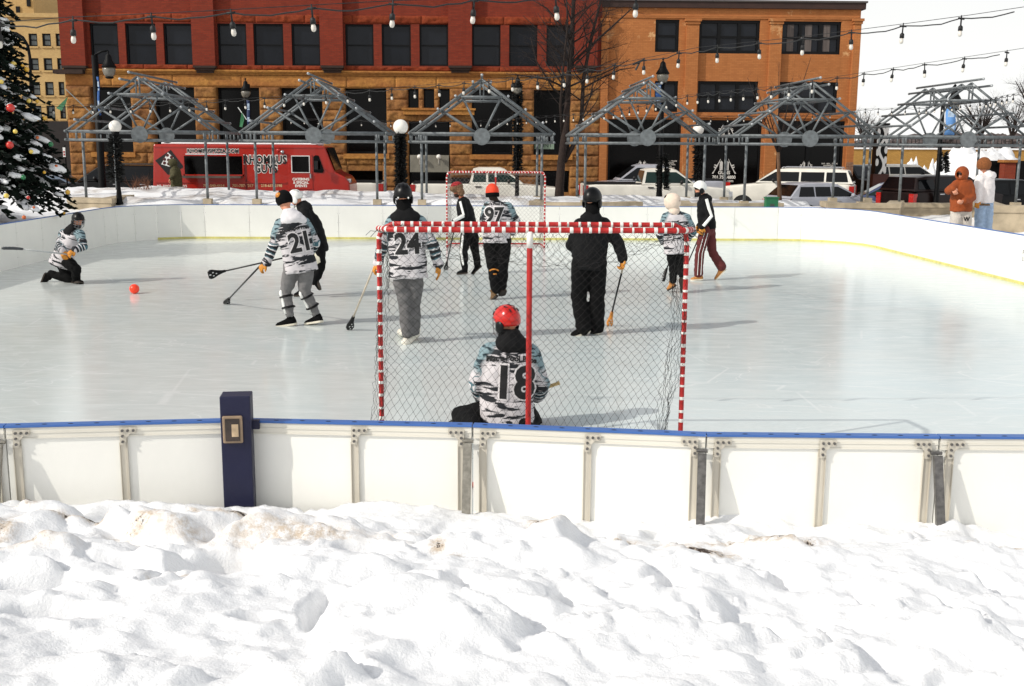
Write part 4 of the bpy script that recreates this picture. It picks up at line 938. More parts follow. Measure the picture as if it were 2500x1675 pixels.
b = MB(); b.b2((-.17, -.12, 0), (.17, .12, .62)); b.build('cabinet', mat('green_paint', (24, 104, 66), .5, .15, 8), t, True, world=False).data.shade_flat()
b = MB(); b.b2((-.06, -.135, .28), (.06, -.122, .46)); b.build('plate', mat('box_plate', (60, 70, 64), .5), t, world=False)
b = MB(); b.b2((-.19, -.14, .621), (.19, .14, .65)); b.build('lid', MATS['green_paint'], t, world=False)
# ------------------------------------------------------------------ pergolas
def pergola(X, label):
    t = thing('pergola', label, 'pergola', (X, 32, .95), 0, 'steel tube pergolas'); z1, z2, zr, hw = 1.68, 1.92, 3.46, 2.10
    for y in (0, .66, 2.75, 3.35):
        b = MB(); main = y in (0, 2.75); r = .035
        b.tube([(-hw, y, z1), (hw, y, z1)], r, 8); b.tube([(-hw, y, z2), (hw, y, z2)], r*1.15, 8)
        for x in (-hw+.03, -hw+.28, hw-.28, hw-.03): b.tube([(x, y, z1), (x, y, z2)], r*.8, 8)
        for s in (-1, 1):
            b.tube([(s*(hw+.02), y, z2), (0, y, zr)], r, 8)
            if main:
                b.tube([(s*.55, y+.07, z2+1.03), (0, y+.07, z1+.16)], r*.85, 8); b.tube([(s*1.16, y+.07, z2+.66), (0, y+.07, z1+.16)], r*.95, 8)
                b.tube([(s*.05, y, zr-.02), (s*.05, y, z2+1.05)], r*.7, 6)
        b.tube([(-.60, y, z2+1.05), (.60, y, z2+1.05)], r*.9, 8)
        o = b.build('truss', GALV, t, True, world=False)
        if main:
            b = MB(); b.tube([(0, y-.09, (z1+z2)/2+.04), (0, y-.05, (z1+z2)/2+.04)], .24, 28); d = b.build('hub_disc', GALV, o, world=False)
    for sx in (-1, 1):
        for y in (.33, 3.05):
            b = MB(); b.tube([(sx*1.77, y, -.45), (sx*1.77, y, z2)], .04, 10); o = b.build('post', GALV, t, True, world=False)
            b = MB(); b.b2((sx*1.77-.12, y-.12, -.5), (sx*1.77+.12, y+.12, .0)); b.build('footing', CON, o, world=False)
    for s in (-1, 0, 1):
        for f in ((.0,) if s == 0 else (.12, .36, .60, .84)):
            x = s*hw*f; z = zr - (zr - z2)*f + .075
            b = MB(); y0, y1 = (-.75, 4.05) if f < .2 else (-.22, 3.6); b.tube([(x, y0, z), (x, y1, z)], .032, 8); o = b.build('purlin', GALV, t, True, world=False)
            for y in (y0, y1): b = MB(); b.ball((x, y, z), .04, 0, 8, 6); b.build('end_cap', mat('cap_steel', (168, 172, 174), .4, .2, 9, metal=.3), o, True, world=False)
    for sx in (-1, 1):
        for z in (z1, z2):
            b = MB(); b.tube([(sx*(hw+.0), -.12, z), (sx*(hw+.0), 3.5, z)], .04, 8); b.build('side_rail', GALV, t, True, world=False)
for x, l in zip((-9.86, -4.88, -.02, 4.81, 9.58, 14.26), ('steel pergola nearest the snowy spruce', 'steel pergola before the back half of the food truck cab', 'steel pergola in the middle straight behind the far goal', 'steel pergola before the bare tree and silver pickup', 'steel pergola before the orange building\'s last windows', 'steel pergola at the parking lot against the sky')): pergola(x, l)
# ------------------------------------------------------------------ trees
BARK = mat('bark', (44, 31, 25), .9, .35, 12, .6, 40); BARK2 = mat('twig_bark', (38, 27, 22), .9, .3, 12)
def twig(b, p, d, L, r, lv, rn, up=.25, n=5, spread=.75):
    pts = [p]; rr = [r]; k = 4
    for i in range(k):
        d = (d + Vector((rn.gauss(0, .16), rn.gauss(0, .16), rn.gauss(0, .12) + up*.16))).normalized(); p = p + d*(L/k); pts.append(p); rr.append(r*(1 - .75*(i+1)/k))
    b.tube(pts, rr, n if r > .02 else 3, caps=False)
    if lv:
        for i in range(rn.choice((3, 4, 5))):
            f = rn.uniform(.25, 1.); q = pts[int(f*(k-1))].lerp(pts[int(f*(k-1))+1], f*(k-1) % 1)
            x, y, z = frame(d); a = rn.uniform(0, 2*pi); dd = (z*cos(spread) + (x*cos(a) + y*sin(a))*sin(spread)).normalized()
            twig(b, q, dd, L*rn.uniform(.45, .72), r*(1-.75*f)*.62, lv-1, rn, up, n, spread)
def stem(b, pts, rad, rn, nb, L, lv, lo=.3, up=.35, spread=.95):
    pts = [Vector(p) for p in pts]; b.tube(pts, rad, 9)
    for i in range(nb):
        f = lo + (1 - lo)*(i + rn.random())/nb; k = min(int(f*(len(pts)-1)), len(pts)-2); g_ = f*(len(pts)-1) - k
        p = pts[k].lerp(pts[k+1], g_); r = rad[k]*(1-g_) + rad[k+1]*g_; d = (pts[k+1] - pts[k]).normalized(); x, y, z = frame(d); a = i*2.4 + rn.uniform(-.4, .4)
        twig(b, p, (z*cos(spread) + (x*cos(a) + y*sin(a))*sin(spread)).normalized(), L*rn.uniform(.7, 1.25)*(1.1 - .5*f), r*.42, lv, rn, up)
rn = random.Random(21); t = thing('bare_tree', 'large leafless tree with twin stems before the stone building', 'tree', U(1365, 470, 38.2))
b = MB(); P_ = lambda x, y, dy=0: U(x, y, 38.2 + dy)
b.tube([P_(1364, 540), P_(1366, 462), P_(1370, 400), P_(1378, 330), P_(1386, 250)], [.22, .155, .14, .12, .10], 12); b.build('trunk', BARK, t, True)
b = MB()
stem(b, [P_(1386, 252), P_(1388, 190), P_(1394, 120), P_(1398, 50), P_(1402, -30), P_(1408, -140)], [.10, .09, .08, .07, .055, .03], rn, 26, 2.0, 3, .05)
stem(b, [P_(1378, 395), P_(1402, 350, .1), P_(1420, 290, .15), P_(1424, 195, .2), P_(1444, 90, .3), P_(1470, -10, .3), P_(1490, -120, .3)], [.085, .08, .075, .065, .05, .04, .02], rn, 24, 1.8, 3, .3)
stem(b, [P_(1372, 330), P_(1368, 260, -.2), P_(1374, 180, -.4), P_(1386, 60, -.6), P_(1380, -60, -.6)], [.05, .045, .04, .03, .015], rn, 16, 1.5, 3, .2)
stem(b, [P_(1400, 150), P_(1450, 105, -.3), P_(1500, 60, -.5), P_(1560, 5, -.7)], [.045, .04, .03, .012], rn, 12, .9, 2, .2)
stem(b, [P_(1390, 220), P_(1340, 195, -.3), P_(1280, 185, -.4), P_(1235, 180, -.5)], [.04, .03, .022, .01], rn, 12, .8, 2, .2)
stem(b, [P_(1386, 245), P_(1350, 215, .3), P_(1310, 150, .3), P_(1295, 90, .3)], [.04, .032, .025, .01], rn, 12, .9, 2, .2)
stem(b, [P_(1424, 215), P_(1470, 190, .3), P_(1515, 170, .3), P_(1550, 165, .3)], [.035, .03, .02, .01], rn, 10, .8, 2, .2)
stem(b, [P_(1395, 100), P_(1370, 60, -.3), P_(1335, 20, -.3), P_(1300, 0, -.3)], [.04, .03, .02, .01], rn, 10, .8, 2, .2)
b.build('branches', BARK2, t, True, fixn=False)
rn = random.Random(5); t = thing('bare_tree', 'slender young leafless street tree before the white SUV', 'tree', U(1903, 480, 37.4)); P_ = lambda x, y, dy=0: U(x, y, 37.4 + dy)
b = MB(); b.tube([P_(1904, 520), P_(1903, 473), P_(1901, 420), P_(1900, 372)], [.085, .075, .062, .055], 10); b.build('trunk', mat('young_bark', (98, 72, 52), .9, .3, 14, .5, 40, stretch=(1, 1, .4)), t, True)
b = MB()
for x, y, dy in ((1902, 150, .1), (1980, 140, .2), (1845, 200, -.2), (1935, 190, -.4), (1870, 240, .4), (1990, 255, .3), (1825, 190, .1)):
    stem(b, [P_(1900, 376), P_(1900*.75 + x*.25, 330, dy*.3), P_(1900*.4 + x*.6, 376*.42 + y*.58, dy*.7), P_(x, y, dy)], [.03, .024, .016, .006], rn, 9, .7, 2, .25)
b.build('branches', BARK2, t, True, fixn=False)
for i, (x, y0, y1, Y, sp, l) in enumerate(((2105, 375, 262, 96, 1.3, 'bare round-crowned tree just past the corner of the orange building'), (2150, 370, 300, 110, 1.4, 'small distant bare tree seen between two pergolas'), (2395, 380, 225, 92, 1.3, 'wide bare tree on the skyline behind the end pergola'), (2470, 380, 235, 90, 1.3, 'bare skyline tree above the two spectators'), (2320, 375, 285, 104, 1.3, 'bare skyline tree behind the blue banner'), (2530, 380, 170, 70, 1.3, 'bare tree reaching in from the picture edge over the lot'))):
    rn = random.Random(40 + i); a, c = U(x, y0, Y), U(x, y1, Y); Hh = (c - a).length; t = thing('bare_tree', l, 'tree', a, 0, 'bare trees on the skyline')
    b = MB(); m_ = a.lerp(c, .3); b.tube([a, a.lerp(c, .15), m_], [.035*Hh, .028*Hh, .024*Hh], 8); b.build('trunk', BARK, t, True)
    b = MB()
    for k in range(9):
        an = k*2*pi/9 + rn.uniform(-.3, .3); w_ = rn.uniform(.25, .75); e = m_ + Vector((cos(an)*Hh*.55*w_*sp, sin(an)*Hh*.4*w_, Hh*(.72 - .35*w_)))
        stem(b, [m_, m_.lerp(e, .4) + Vector((0, 0, Hh*.06)), e], [.018*Hh, .012*Hh, .004*Hh], rn, 8, Hh*.30, 2, .2, .3)
    b.build('branches', BARK2, t, fixn=False)
# snowy Christmas spruce
rn = random.Random(9); ax = U(-62, 500, 24.6); TB = Vector((ax.x, 24.6, .75)); TH, TR = 8.6, 2.12
t = thing('christmas_tree', 'tall dark decorated spruce loaded with snow at the picture edge', 'tree', TB)
b = MB(); b.tube([TB, TB + Vector((0, 0, TH*.95))], [.16, .03], 8); b.build('trunk', BARK, t)
nb = MB(); sn = MB(); bl = MB()
NEED = mat('spruce_needles', (14, 26, 18), .75, .5, 4, spec=.2)
for i in range(900):
    f = (i + .5)/900; z = TH*(1 - (1 - f)**.62)*.98; R = TR*(1 - z/TH)*rn.uniform(.75, 1.06) + .06; a = i*2.39996 + rn.uniform(-.3, .3)
    d = Vector((cos(a), sin(a), 0)); p0 = TB + Vector((0, 0, z + .40*R)); p1 = p0 + d*R*.6 + Vector((0, 0, -.06*R)); p2 = p0 + d*R + Vector((0, 0, -.30*R))
    bl.tube([p0, p1, p2], [.016, .011, .005], 3, caps=False)
    if d.y > .55: step = 10
    else: step = 34
    for k in range(step):
        u = .3 + .7*(k + rn.random())/step; q = p0.lerp(p1, u/.6) if u < .6 else p1.lerp(p2, (u-.6)/.4)
        sd = Vector((-d.y, d.x, 0)) * rn.choice((-1, 1)); dr = (d*rn.uniform(.3, .9) + sd*rn.uniform(.2, 1.) + Vector((0, 0, rn.uniform(-.55, .12)))).normalized(); L = rn.uniform(.10, .24)*(1.1 - .5*z/TH)
        x, y, zz = frame(dr); w = rn.uniform(.02, .045)
        for an in (0, 1.2): 
            s_ = x*cos(an) + y*sin(an); nb.quad([q - s_*w*.4, q + dr*L*.5 - s_*w, q + dr*L, q + dr*L*.5 + s_*w])
    if d.y < .5 and rn.random() < .42 + .22*(1 - z/TH):
        u = rn.uniform(.55, .98); q = p1.lerp(p2, max(0, (u-.6)/.4)); m_ = rn.uniform(.6, 1.3)*(.55 + .6*(1 - z/TH))
        for k in range(rn.choice((2, 3, 4, 5))):
            c = q + d*rn.uniform(-.16, .12)*m_ + Vector((-d.y, d.x, 0))*rn.uniform(-.15, .15)*m_ + Vector((0, 0, .02 - .05*k*.3)); r = rn.uniform(.04, .105)*m_
            sn.ell(c, d*r*1.5 + Vector((0, 0, -.5*r)), Vector((-d.y, d.x, 0))*r*1.2, Vector((0, 0, r*.62)), 0, 8, 5)
bl.build('branches', BARK2, t, fixn=False); nb.build('needles', NEED, t, fixn=False)
for v in sn.bm.verts: v.co += Vector((noise.noise(v.co*9), noise.noise(v.co*9 + Vector((5, 0, 0))), noise.noise(v.co*11)*.6))*.035
sn.build('snow_load', SNOW, t, True, fixn=False)
ORC = {'gold': (222, 170, 50), 'red': (196, 40, 26), 'green': (20, 112, 62), 'orange': (206, 100, 34), 'yellow': (238, 206, 96)}
OM = {k: mat('ornament_' + k, v, .18, .06, 5, coat=.5) for k, v in ORC.items()}
proto = {}
for x, y, c, r in ((95, 458, 'yellow', 27), (160, 465, 'gold', 13), (190, 492, 'gold', 20), (10, 580, 'yellow', 18), (75, 765, 'red', 34), (70, 1028, 'red', 30), (205, 715, 'yellow', 20), (265, 718, 'gold', 16), (318, 838, 'gold', 18), (360, 1022, 'green', 22), (108, 932, 'yellow', 18), (265, 975, 'orange', 14), (220, 1075, 'yellow', 18), (165, 1257, 'green', 20), (315, 1222, 'gold', 13), (398, 1178, 'orange', 14), (480, 1362, 'gold', 21), (45, 1388, 'yellow', 20), (455, 1510, 'gold', 12), (170, 1540, 'orange', 16), (240, 1470, 'orange', 11), (200, 1400, 'red', 14)):
    px, py = x/2.903, y/2.903; q = U(px, py, 24); Rr = max(.1, TR*(1 - (q.z - TB.z)/TH)); dx = q.x - TB.x; Y = TB.y - sqrt(max(.02, (Rr*1.05)**2 - dx*dx)); q = U(px, py, Y)
    if c not in proto:
        o = thing('ornament', f'round shiny {c} bauble hanging on the snowy spruce', 'ornament', q, 0, f'{c} spruce baubles'); 
        b = MB(); b.ball((0, 0, 0), .07, 0, 16, 10); b.build('bauble', OM[c], o, True, world=False); b = MB(); b.tube([(0, 0, .065), (0, 0, .09)], .016, 8); b.build('cap', MATS['cap_steel'], o, world=False); proto[c] = o
    else: o = copy_tree(proto[c]); 
    o.location = q; o.scale = (r/27,)*3
# ------------------------------------------------------------------ buildings
def brick_mat(name, c1, c2, mort, bw=.22, bh=.075, grime=.25, bump=.3, blot=None):
    t = NT(name); o = t.tc.outputs['Object']; n = t.N.new('ShaderNodeTexBrick'); x, y, z = t.sep(o)
    t.L.new(t.comb(t.math('ADD', x, y), z, 0.), n.inputs['Vector'])
    n.inputs['Scale'].default_value = 1; n.inputs['Brick Width'].default_value = bw; n.inputs['Row Height'].default_value = bh; n.inputs['Mortar Size'].default_value = .008
    n.inputs['Color1'].default_value = (*lin(c1), 1); n.inputs['Color2'].default_value = (*lin(c2), 1); n.inputs['Mortar'].default_value = (*lin(mort), 1)
    g1 = t.noise(o, .55, 6, .65); g2 = t.noise(t.map(o, (2.5, 2.5, .35)), 1., 5)
    c = t.mix(t.rng(g1, .35, .7, 0, grime), n.outputs['Color'], tuple(v*.5 for v in lin(c1))); c = t.mix(t.rng(g2, .55, .75, 0, grime), c, tuple(v*.45 for v in lin(c2)))
    if blot: c = t.mix(t.math('MULTIPLY', t.rng(t.noise(o, 1.1, 7, .75), .58, .64), t.rng(t.noise(o, .25, 2), .40, .6)), c, lin(blot))
    t.set('Base Color', c); t.set('Roughness', .85); t.set('Specular IOR Level', .2); t.bump(t.math('ADD', n.outputs['Fac'], t.math('MULTIPLY', t.noise(o, 30, 4), -.6)), bump, .01); return t.m
REDB = brick_mat('red_brick', (136, 54, 36), (118, 46, 32), (108, 56, 42)); ORB = brick_mat('painted_orange_brick', (186, 120, 70), (172, 108, 62), (162, 104, 62), grime=.25, blot=(214, 170, 120))
def stone_mat(name, a, b_, c_):
    t = NT(name); o = t.tc.outputs['Object']; r = t.noise(t.map(o, (.5, .5, 1.1)), 1.4, 3, .5); f = t.noise(o, 7, 8, .68)
    c = t.mix(t.rng(r, .35, .65), lin(a), lin(b_)); c = t.mix(t.rng(f, .42, .72, 0, .75), c, lin(c_))
    t.set('Base Color', c); t.set('Roughness', .9); t.set('Specular IOR Level', .15); t.bump(t.noise(o, 9, 8, .7), .6, .05); return t.m
STONE = stone_mat('sandstone', (172, 124, 72), (136, 92, 58), (80, 54, 35)); STONED = stone_mat('dressed_sandstone', (190, 136, 72), (172, 114, 64), (128, 82, 48)); STRED = stone_mat('red_sandstone', (142, 66, 38), (128, 56, 34), (92, 40, 26))
FRM = mat('window_frame_dark', (9, 9, 10), .5, .1, 6, spec=.2); BLIND = mat('blind_grey_glass', (26, 29, 35), .2, .15, 2.5, spec=.22); CURT = mat('curtain_grey', (92, 84, 80), .9, .3, 3, stretch=(9, 9, .4)); SHOP = mat('shop_dark', (5, 4, 4), .15, .4, .7, spec=.15)
def fz(px, py, Y): return U(px, py, Y).z
def rect(x0, y0, x1, y1, Y):
    """picture rectangle on the plane y = Y -> (x0, x1, z0, z1)"""
    a, c = U(x0, y1, Y), U(x1, y0, Y); return (U(x0, (y0+y1)/2, Y).x, U(x1, (y0+y1)/2, Y).x, a.z, c.z)
def wall_sheet(b, x0, x1, z0, z1, Y, holes, dep=.28, m=0):
    xs = sorted({x0, x1, *[v for h in holes for v in h[:2] if x0 < v < x1]}); zs = sorted({z0, z1, *[v for h in holes for v in h[2:4] if z0 < v < z1]})
    for i in range(len(xs)-1):
        for j in range(len(zs)-1):
            cx, cz = (xs[i]+xs[i+1])/2, (zs[j]+zs[j+1])/2
            if any(h[0] < cx < h[1] and h[2] < cz < h[3] for h in holes): continue
            b.quad([(xs[i], Y, zs[j]), (xs[i+1], Y, zs[j]), (xs[i+1], Y, zs[j+1]), (xs[i], Y, zs[j+1])], m)
    for h in holes:
        a, c, e, f = h[:4]; D = Y + dep
        b.quad([(a, Y, e), (a, Y, f), (a, D, f), (a, D, e)], m); b.quad([(c, Y, e), (c, D, e), (c, D, f), (c, Y, f)], m)
        b.quad([(a, Y, f), (c, Y, f), (c, D, f), (a, D, f)], m); b.quad([(a, Y, e), (a, D, e), (c, D, e), (c, Y, e)], m)
def window(par, h, Y, cols=1, rows=2, fr=.07, pane=BLIND, name='window', dep=.2, sill=None, curtain=False):
    a, c, e, f = h[:4]; y0, y1 = Y + dep - .08, Y + dep; b = MB()
    b.b2((a, y0, e), (a+fr, y1, f)); b.b2((c-fr, y0, e), (c, y1, f)); b.b2((a+fr, y0, f-fr), (c-fr, y1, f)); b.b2((a+fr, y0, e), (c-fr, y1, e+fr))
    for i in range(1, cols): x = a + (c-a)*i/cols; b.b2((x-fr*.6, y0+.005, e+fr), (x+fr*.6, y1, f-fr))
    for i in range(cols):
        xa = a + (c-a)*i/cols + (fr if i == 0 else fr*.6); xb = a + (c-a)*(i+1)/cols - (fr if i == cols-1 else fr*.6)
        for j in range(1, rows): z = e + (f-e)*j/rows; b.b2((xa, y0+.02, z-fr*.35), (xb, y1, z+fr*.35))
    o = b.build(name, FRM, par); b = MB(); b.b2((a+.01, y1+.002, e+.01), (c-.01, y1+.03, f-.01)); b.build('pane', pane, o)
    if curtain:
        b = MB(); 
        for k in (.12, .42, .72): b.b2((a + (c-a)*k, y1-.03, e+fr), (a + (c-a)*(k+.11), y1-.01, f-fr))
        b.build('curtain', CURT, o)
    if sill: b = MB(); b.b2((a-.08, Y-.09, e-.12), (c+.08, Y+dep, e-.004)); b.build('sill', sill, o)
    return o
def rough_block(b, x0, x1, z0, z1, Y, out, rn, g=.012):
    """one rock-faced stone"""
    nx, nz = max(4, int((x1-x0)/.085)), max(5, int((z1-z0)/.075)); V_ = []; sd = rn.uniform(0, 50); tl = rn.uniform(-.03, .03)
    for j in range(nz+1):
        row = []
        for i in range(nx+1):
            u, v = i/nx, j/nz; e = min(u, 1-u, v, 1-v)*2; e = min(1, e*2.2); x = x0+g + (x1-x0-2*g)*u; z = z0+g + (z1-z0-2*g)*v
            d = .012 + (out*(.45 + .8*noise.noise((x*2.6, z*3., sd)) + .75*noise.noise((x*7, z*7, sd)) + .3*noise.noise((x*15, z*15, sd))) + tl*(u-.5)*2)*min(1, e*2.2)
            row.append(b.bm.verts.new((x, Y - max(.008, d), z)))
        V_.append(row)
    for j in range(nz):
        for i in range(nx): b.face([V_[j][i], V_[j][i+1], V_[j+1][i+1], V_[j+1][i]])
    for ed in ([V_[0][i] for i in range(nx+1)], [V_[nz][i] for i in range(nx, -1, -1)], [V_[j][0] for j in range(nz, -1, -1)], [V_[j][nx] for j in range(nz+1)]):
        bk = [b.bm.verts.new((v.co.x, Y+.02, v.co.z)) for v in ed]
        for i in range(len(ed)-1): b.face([ed[i], bk[i], bk[i+1], ed[i+1]])
# --- red brick and sandstone block
Y1 = 50.0; XA, XB = U(163, 250, Y1).x, U(1466, 250, Y1).x; ZT = 16.; ZL = fz(700, 176, Y1); ZG = -.4
bl = thing('brick_building', 'large red brick building on a rough sandstone ground floor, rows of dark sash windows', 'building', (XA, Y1, ZG))
UPW = [(220, 289), (307, 381), (400, 472), (531, 602), (619, 692), (712, 782), (843, 912), (932, 1003), (1024, 1094), (1153, 1222), (1243, 1312), (1334, 1403)]
up = [rect(a, 57 + (a-220)*.0035, c, 158 + (a-220)*.0035, Y1) for a, c in UPW]
up2 = [(a, c, e + 4.6, f + 4.6) for a, c, e, f in up]
b = MB(); wall_sheet(b, XA, XB, ZL, ZT, Y1, up + up2)
b.quad([(XA, Y1, ZG), (XA, Y1, ZT), (XA, Y1+18, ZT), (XA, Y1+18, ZG)]); b.quad([(XB, Y1, ZG), (XB, Y1+18, ZG), (XB, Y1+18, ZT), (XB, Y1, ZT)])
b.quad([(XA, Y1, ZT), (XB, Y1, ZT), (XB, Y1+18, ZT), (XA, Y1+18, ZT)]); b.build('upper_wall', REDB, bl)
for k, h in enumerate(up): window(bl, h, Y1, 1, 2, .075, BLIND if k % 3 != 1 else mat('blind_grey_glass_b', (21, 24, 30), .2, .2, 1.5, spec=.2), 'sash_window')
for h in up2: window(bl, h, Y1, 1, 2, .075, BLIND, 'sash_window')
for a, c in ((152, 211), (472, 527), (783, 839), (1095, 1152), (1405, 1458)):
    x0, x1, z0, _ = rect(a, 0, c, 161, Y1); b = MB(); b.b2((x0, Y1-.34, z0), (x1, Y1-.003, ZT-.2)); o = b.build('brick_pilaster', REDB, bl)
    b = MB()
    for q, (w_, hh) in enumerate(((.0, .10), (.06, .16), (.12, .12))): b.b2((x0+w_, Y1-.34+w_, z0-.10-.1*q - .004*q), (x1-w_, Y1-.003, z0-.004 - .104*q))
    b.build('corbel', mat('corbel_dark', (52, 36, 28), .9, .3, 6), o)  # dark tone paints in the shadow below the projecting pilasters
def band(name, py0, py1, m, out, seg=None, xs=None, lip=None):
    z1, z0 = fz(700, py0, Y1), fz(700, py1, Y1); rn = random.Random(int(py0)); b = MB()
    if seg:
        x = XA
        while x < XB - .2:
            w_ = min(rn.uniform(*seg), XB - x); rough_block(b, x, x+w_, z0, z1, Y1, out, rn, .006); x += w_
    else: b.b2((XA-.03, Y1-out, z0), (XB+.0, Y1-.004, z1))
    return b.build(name, m, bl, bool(seg))
band('lintel_course', 36, 56, STRED, .07, (1.2, 2.2)); band('sill_course', 160, 171, STRED, .08, (1.4, 2.4)); band('moulding', 172, 176.5, STONED, .17); band('moulding', 177, 180, STONED, .12); band('moulding', 180.5, 183.5, STONED, .07)
band('frieze', 184.5, 213, STONED, .025, (1.6, 3.2))
GO = [(225, 213, 322, 371), (376, 213, 477, 372), (530, 214, 635, 373), (686, 215, 788, 374), (843, 216, 944, 375), (1152, 219, 1252, 377), (1303, 220, 1393, 378)]
SO = [(996, 217, 1022, 270), (1034, 217, 1060, 270), (1072, 217, 1098, 270)]; DO = (998, 296, 1098, 470)
go = [rect(*q, Y1) for q in GO]; so = [rect(*q, Y1) for q in SO]; do = rect(*DO, Y1)
bs = [rect(a, 417, c, 470, Y1) for a, c in ((240, 318), (385, 470), (540, 628), (850, 935), (1160, 1245), (1310, 1390))]
holes = go + so + [do] + bs; b = MB(); wall_sheet(b, XA, XB, ZG, ZL, Y1, holes, .55); wl = b.build('ground_wall', STONE, bl)
rn = random.Random(3); b = MB(); zc = fz(700, 213.5, Y1); hs = .49; k = 0
while zc > ZG:
    x = XA + (0 if k % 2 else -.0); zt, zb = zc, zc - hs; edges = sorted([XA, XB] + [v for h in holes for v in h[:2]]); free = []
    cuts = [(h[0], h[1]) for h in holes if h[2] < zt - .08 and h[3] > zb + .08]
    cuts.sort(); cur = XA; spans = []
    for a, c in cuts:
        if a > cur + .05: spans.append((cur, a))
        cur = max(cur, c)
    if cur < XB - .05: spans.append((cur, XB))
    for a, c in spans:
        n = max(1, int(round((c - a)/1.25))); w_ = [rn.uniform(.75, 1.3) for _ in range(n)]; s_ = sum(w_); x = a
        for q in w_: rough_block(b, x, x + (c-a)*q/s_, zb, zt, Y1, .085, rn); x += (c-a)*q/s_
    zc -= hs; k += 1
b.build('stone_blocks', STONE, wl, True)
for h in go:
    window(bl, h, Y1, 1, 1, .10, SHOP, 'shop_window', .5); b = MB(); b.b2((h[0]-.1, Y1-.14, h[2]-.22), (h[1]+.1, Y1+.4, h[2]-.005)); b.build('stone_sill', STONED, bl)
for h in so: window(bl, h, Y1, 1, 1, .05, SHOP, 'small_window', .45)
for h in bs: window(bl, h, Y1, 1, 1, .06, SHOP, 'basement_window', .5)
o = window(bl, do, Y1, 1, 1, .08, SHOP, 'entrance', .5)
x0, x1, z0, z1 = rect(1000, 379, 1097, 420, Y1); b = MB(); b.b2((x0+.02, Y1-.05, z0), (x1-.02, Y1+.3, z1)); pn = b.build('entrance_panel', mat('panel_grey', (128, 124, 112), .6, .2, 3), o)
b = MB()
for px in (1024, 1071):
    c = U(px, 383, Y1-.25); b.ball(c, .11, 0, 12, 8); b.tube([c, c + Vector((0, .2, -.05)), c + Vector((0, .2, -.35))], .03, 6)
b.build('globe_light', mat('globe_white', (236, 232, 224), .35, .03), o, True)
x0, x1, z0, z1 = rect(985, 270, 1158, 280, Y1); b = MB(); b.b2((x0, Y1-.22, z0), (x1, Y1-.004, z1)); b.b2((x0-.06, Y1-.28, z1+.003), (x1+.06, Y1-.004, z1+.09)); b.build('entrance_ledge', STONED, bl)
x0, x1, z0, z1 = rect(1306, 347, 1354, 364, Y1); b = MB(); b.b2((x0, Y1+.36, z0), (x1, Y1+.38, z1)); pn = b.build('window_notice', mat('notice_green', (128, 150, 132), .7), bl)
lettering('PRINT', ((x0+x1)/2, Y1+.358, (z0+z1)/2), (1, 0, 0), (0, 0, 1), .26, mat('notice_dark', (40, 54, 46), .7), pn, lift=.004)
b = MB(); x0 = XA; b.b2((x0-.4, Y1-.35, ZL-.16), (x0+.9, Y1+.2, ZL+.02)); b.build('corner_ledge', MATS['corbel_dark'], bl)
# --- orange painted brick block
Y2 = 50.15; XC, XD = U(1466.5, 200, Y2).x, U(2092, 200, Y2).x; ZC = fz(1900, 22, Y2); ZE = fz(1900, 9, Y2)
bo = thing('brick_building', 'three storey orange painted brick building with black framed windows and gun shop front', 'building', (XC, Y2, ZG))
R1 = [(1600, 48, 1658, 127, 1), (1707, 50, 1855, 130, 3), (1905, 53, 2053, 132, 3)]; R2 = [(1598, 198, 1655, 273, 1), (1703, 199, 1850, 274, 3), (1899, 201, 2044, 276, 3)]
R3 = [(1484, 292, 1661, 480), (1688, 294, 1857, 480), (1884, 296, 2058, 480)]
w1 = [rect(*q[:4], Y2) for q in R1 + R2]; w3 = [rect(*q, Y2) for q in R3]; w3 = [(a, c, ZG+.3, f) for a, c, e, f in w3]
b = MB(); wall_sheet(b, XC, XD, ZG, ZE, Y2, w1 + w3, .3)
b.quad([(XD, Y2, ZG), (XD, Y2+22, ZG), (XD, Y2+22, ZE), (XD, Y2, ZE)]); b.quad([(XC, Y2, ZE), (XD, Y2, ZE), (XD, Y2+22, ZE), (XC, Y2+22, ZE)]); b.build('wall', ORB, bo)
for h, q in zip(w1, R1 + R2): window(bo, h, Y2, q[4], 2, .13, BLIND, 'window', .16, curtain=(q[0] == 1905))
b = MB(); b.b2((XC-.02, Y2-.16, ZC), (XD+.16, Y2-.004, ZE+.04)); b.b2((XD+.004, Y2-.16, ZC), (XD+.16, Y2+20, ZE+.04)); o = b.build('cornice', mat('cornice_brown', (52, 30, 22), .7, .2, 3), bo)
b = MB(); b.b2((XC-.02, Y2-.22, ZE+.044), (XD+.22, Y2+.3, ZE+.12)); b.build('coping', mat('coping_grey', (80, 74, 70), .6), o)
for a, c in ((1464, 1482), (1669, 1698), (1870, 1898), (2071, 2096)):
    x0, x1, z0, z1 = rect(a, 56, c, 480, Y2); x1 = min(x1, XD - .01); z1 = fz(a, 60, Y2); b = MB(); b.b2((x0, Y2-.2, ZG), (x1, Y2-.003, z1)); o = b.build('pilaster', ORB, bo)
    b = MB(); b.b2((x0-.04, Y2-.25, z1+.004), (x1+.04, Y2-.003, z1+.12)); b.b2((x0-.09, Y2-.3, z1+.124), (x1+.09, Y2-.003, z1+.24)); b.build('capital', ORB, o)
    if a == 2071: b = MB(); b.b2((x0-.012, Y2-.214, ZG), (x1+.008, Y2-.201, fz(a, 396, Y2))); b.build('bare_brick', brick_mat('old_brick', (150, 104, 74), (120, 84, 66), (160, 140, 120)), o)
b = MB()
for y in (40, 44): z = fz(1800, y, Y2); b.b2((XC + .1, Y2-.045, z-.03), (XD-.1, Y2-.003, z+.03))
for y in (277, 281, 286): z = fz(1800, y, Y2); b.b2((XC + .55, Y2-.05 - (y-277)*.008, z-.04), (XD-.5, Y2-.003, z+.035))
b.build('string_course', ORB, bo)
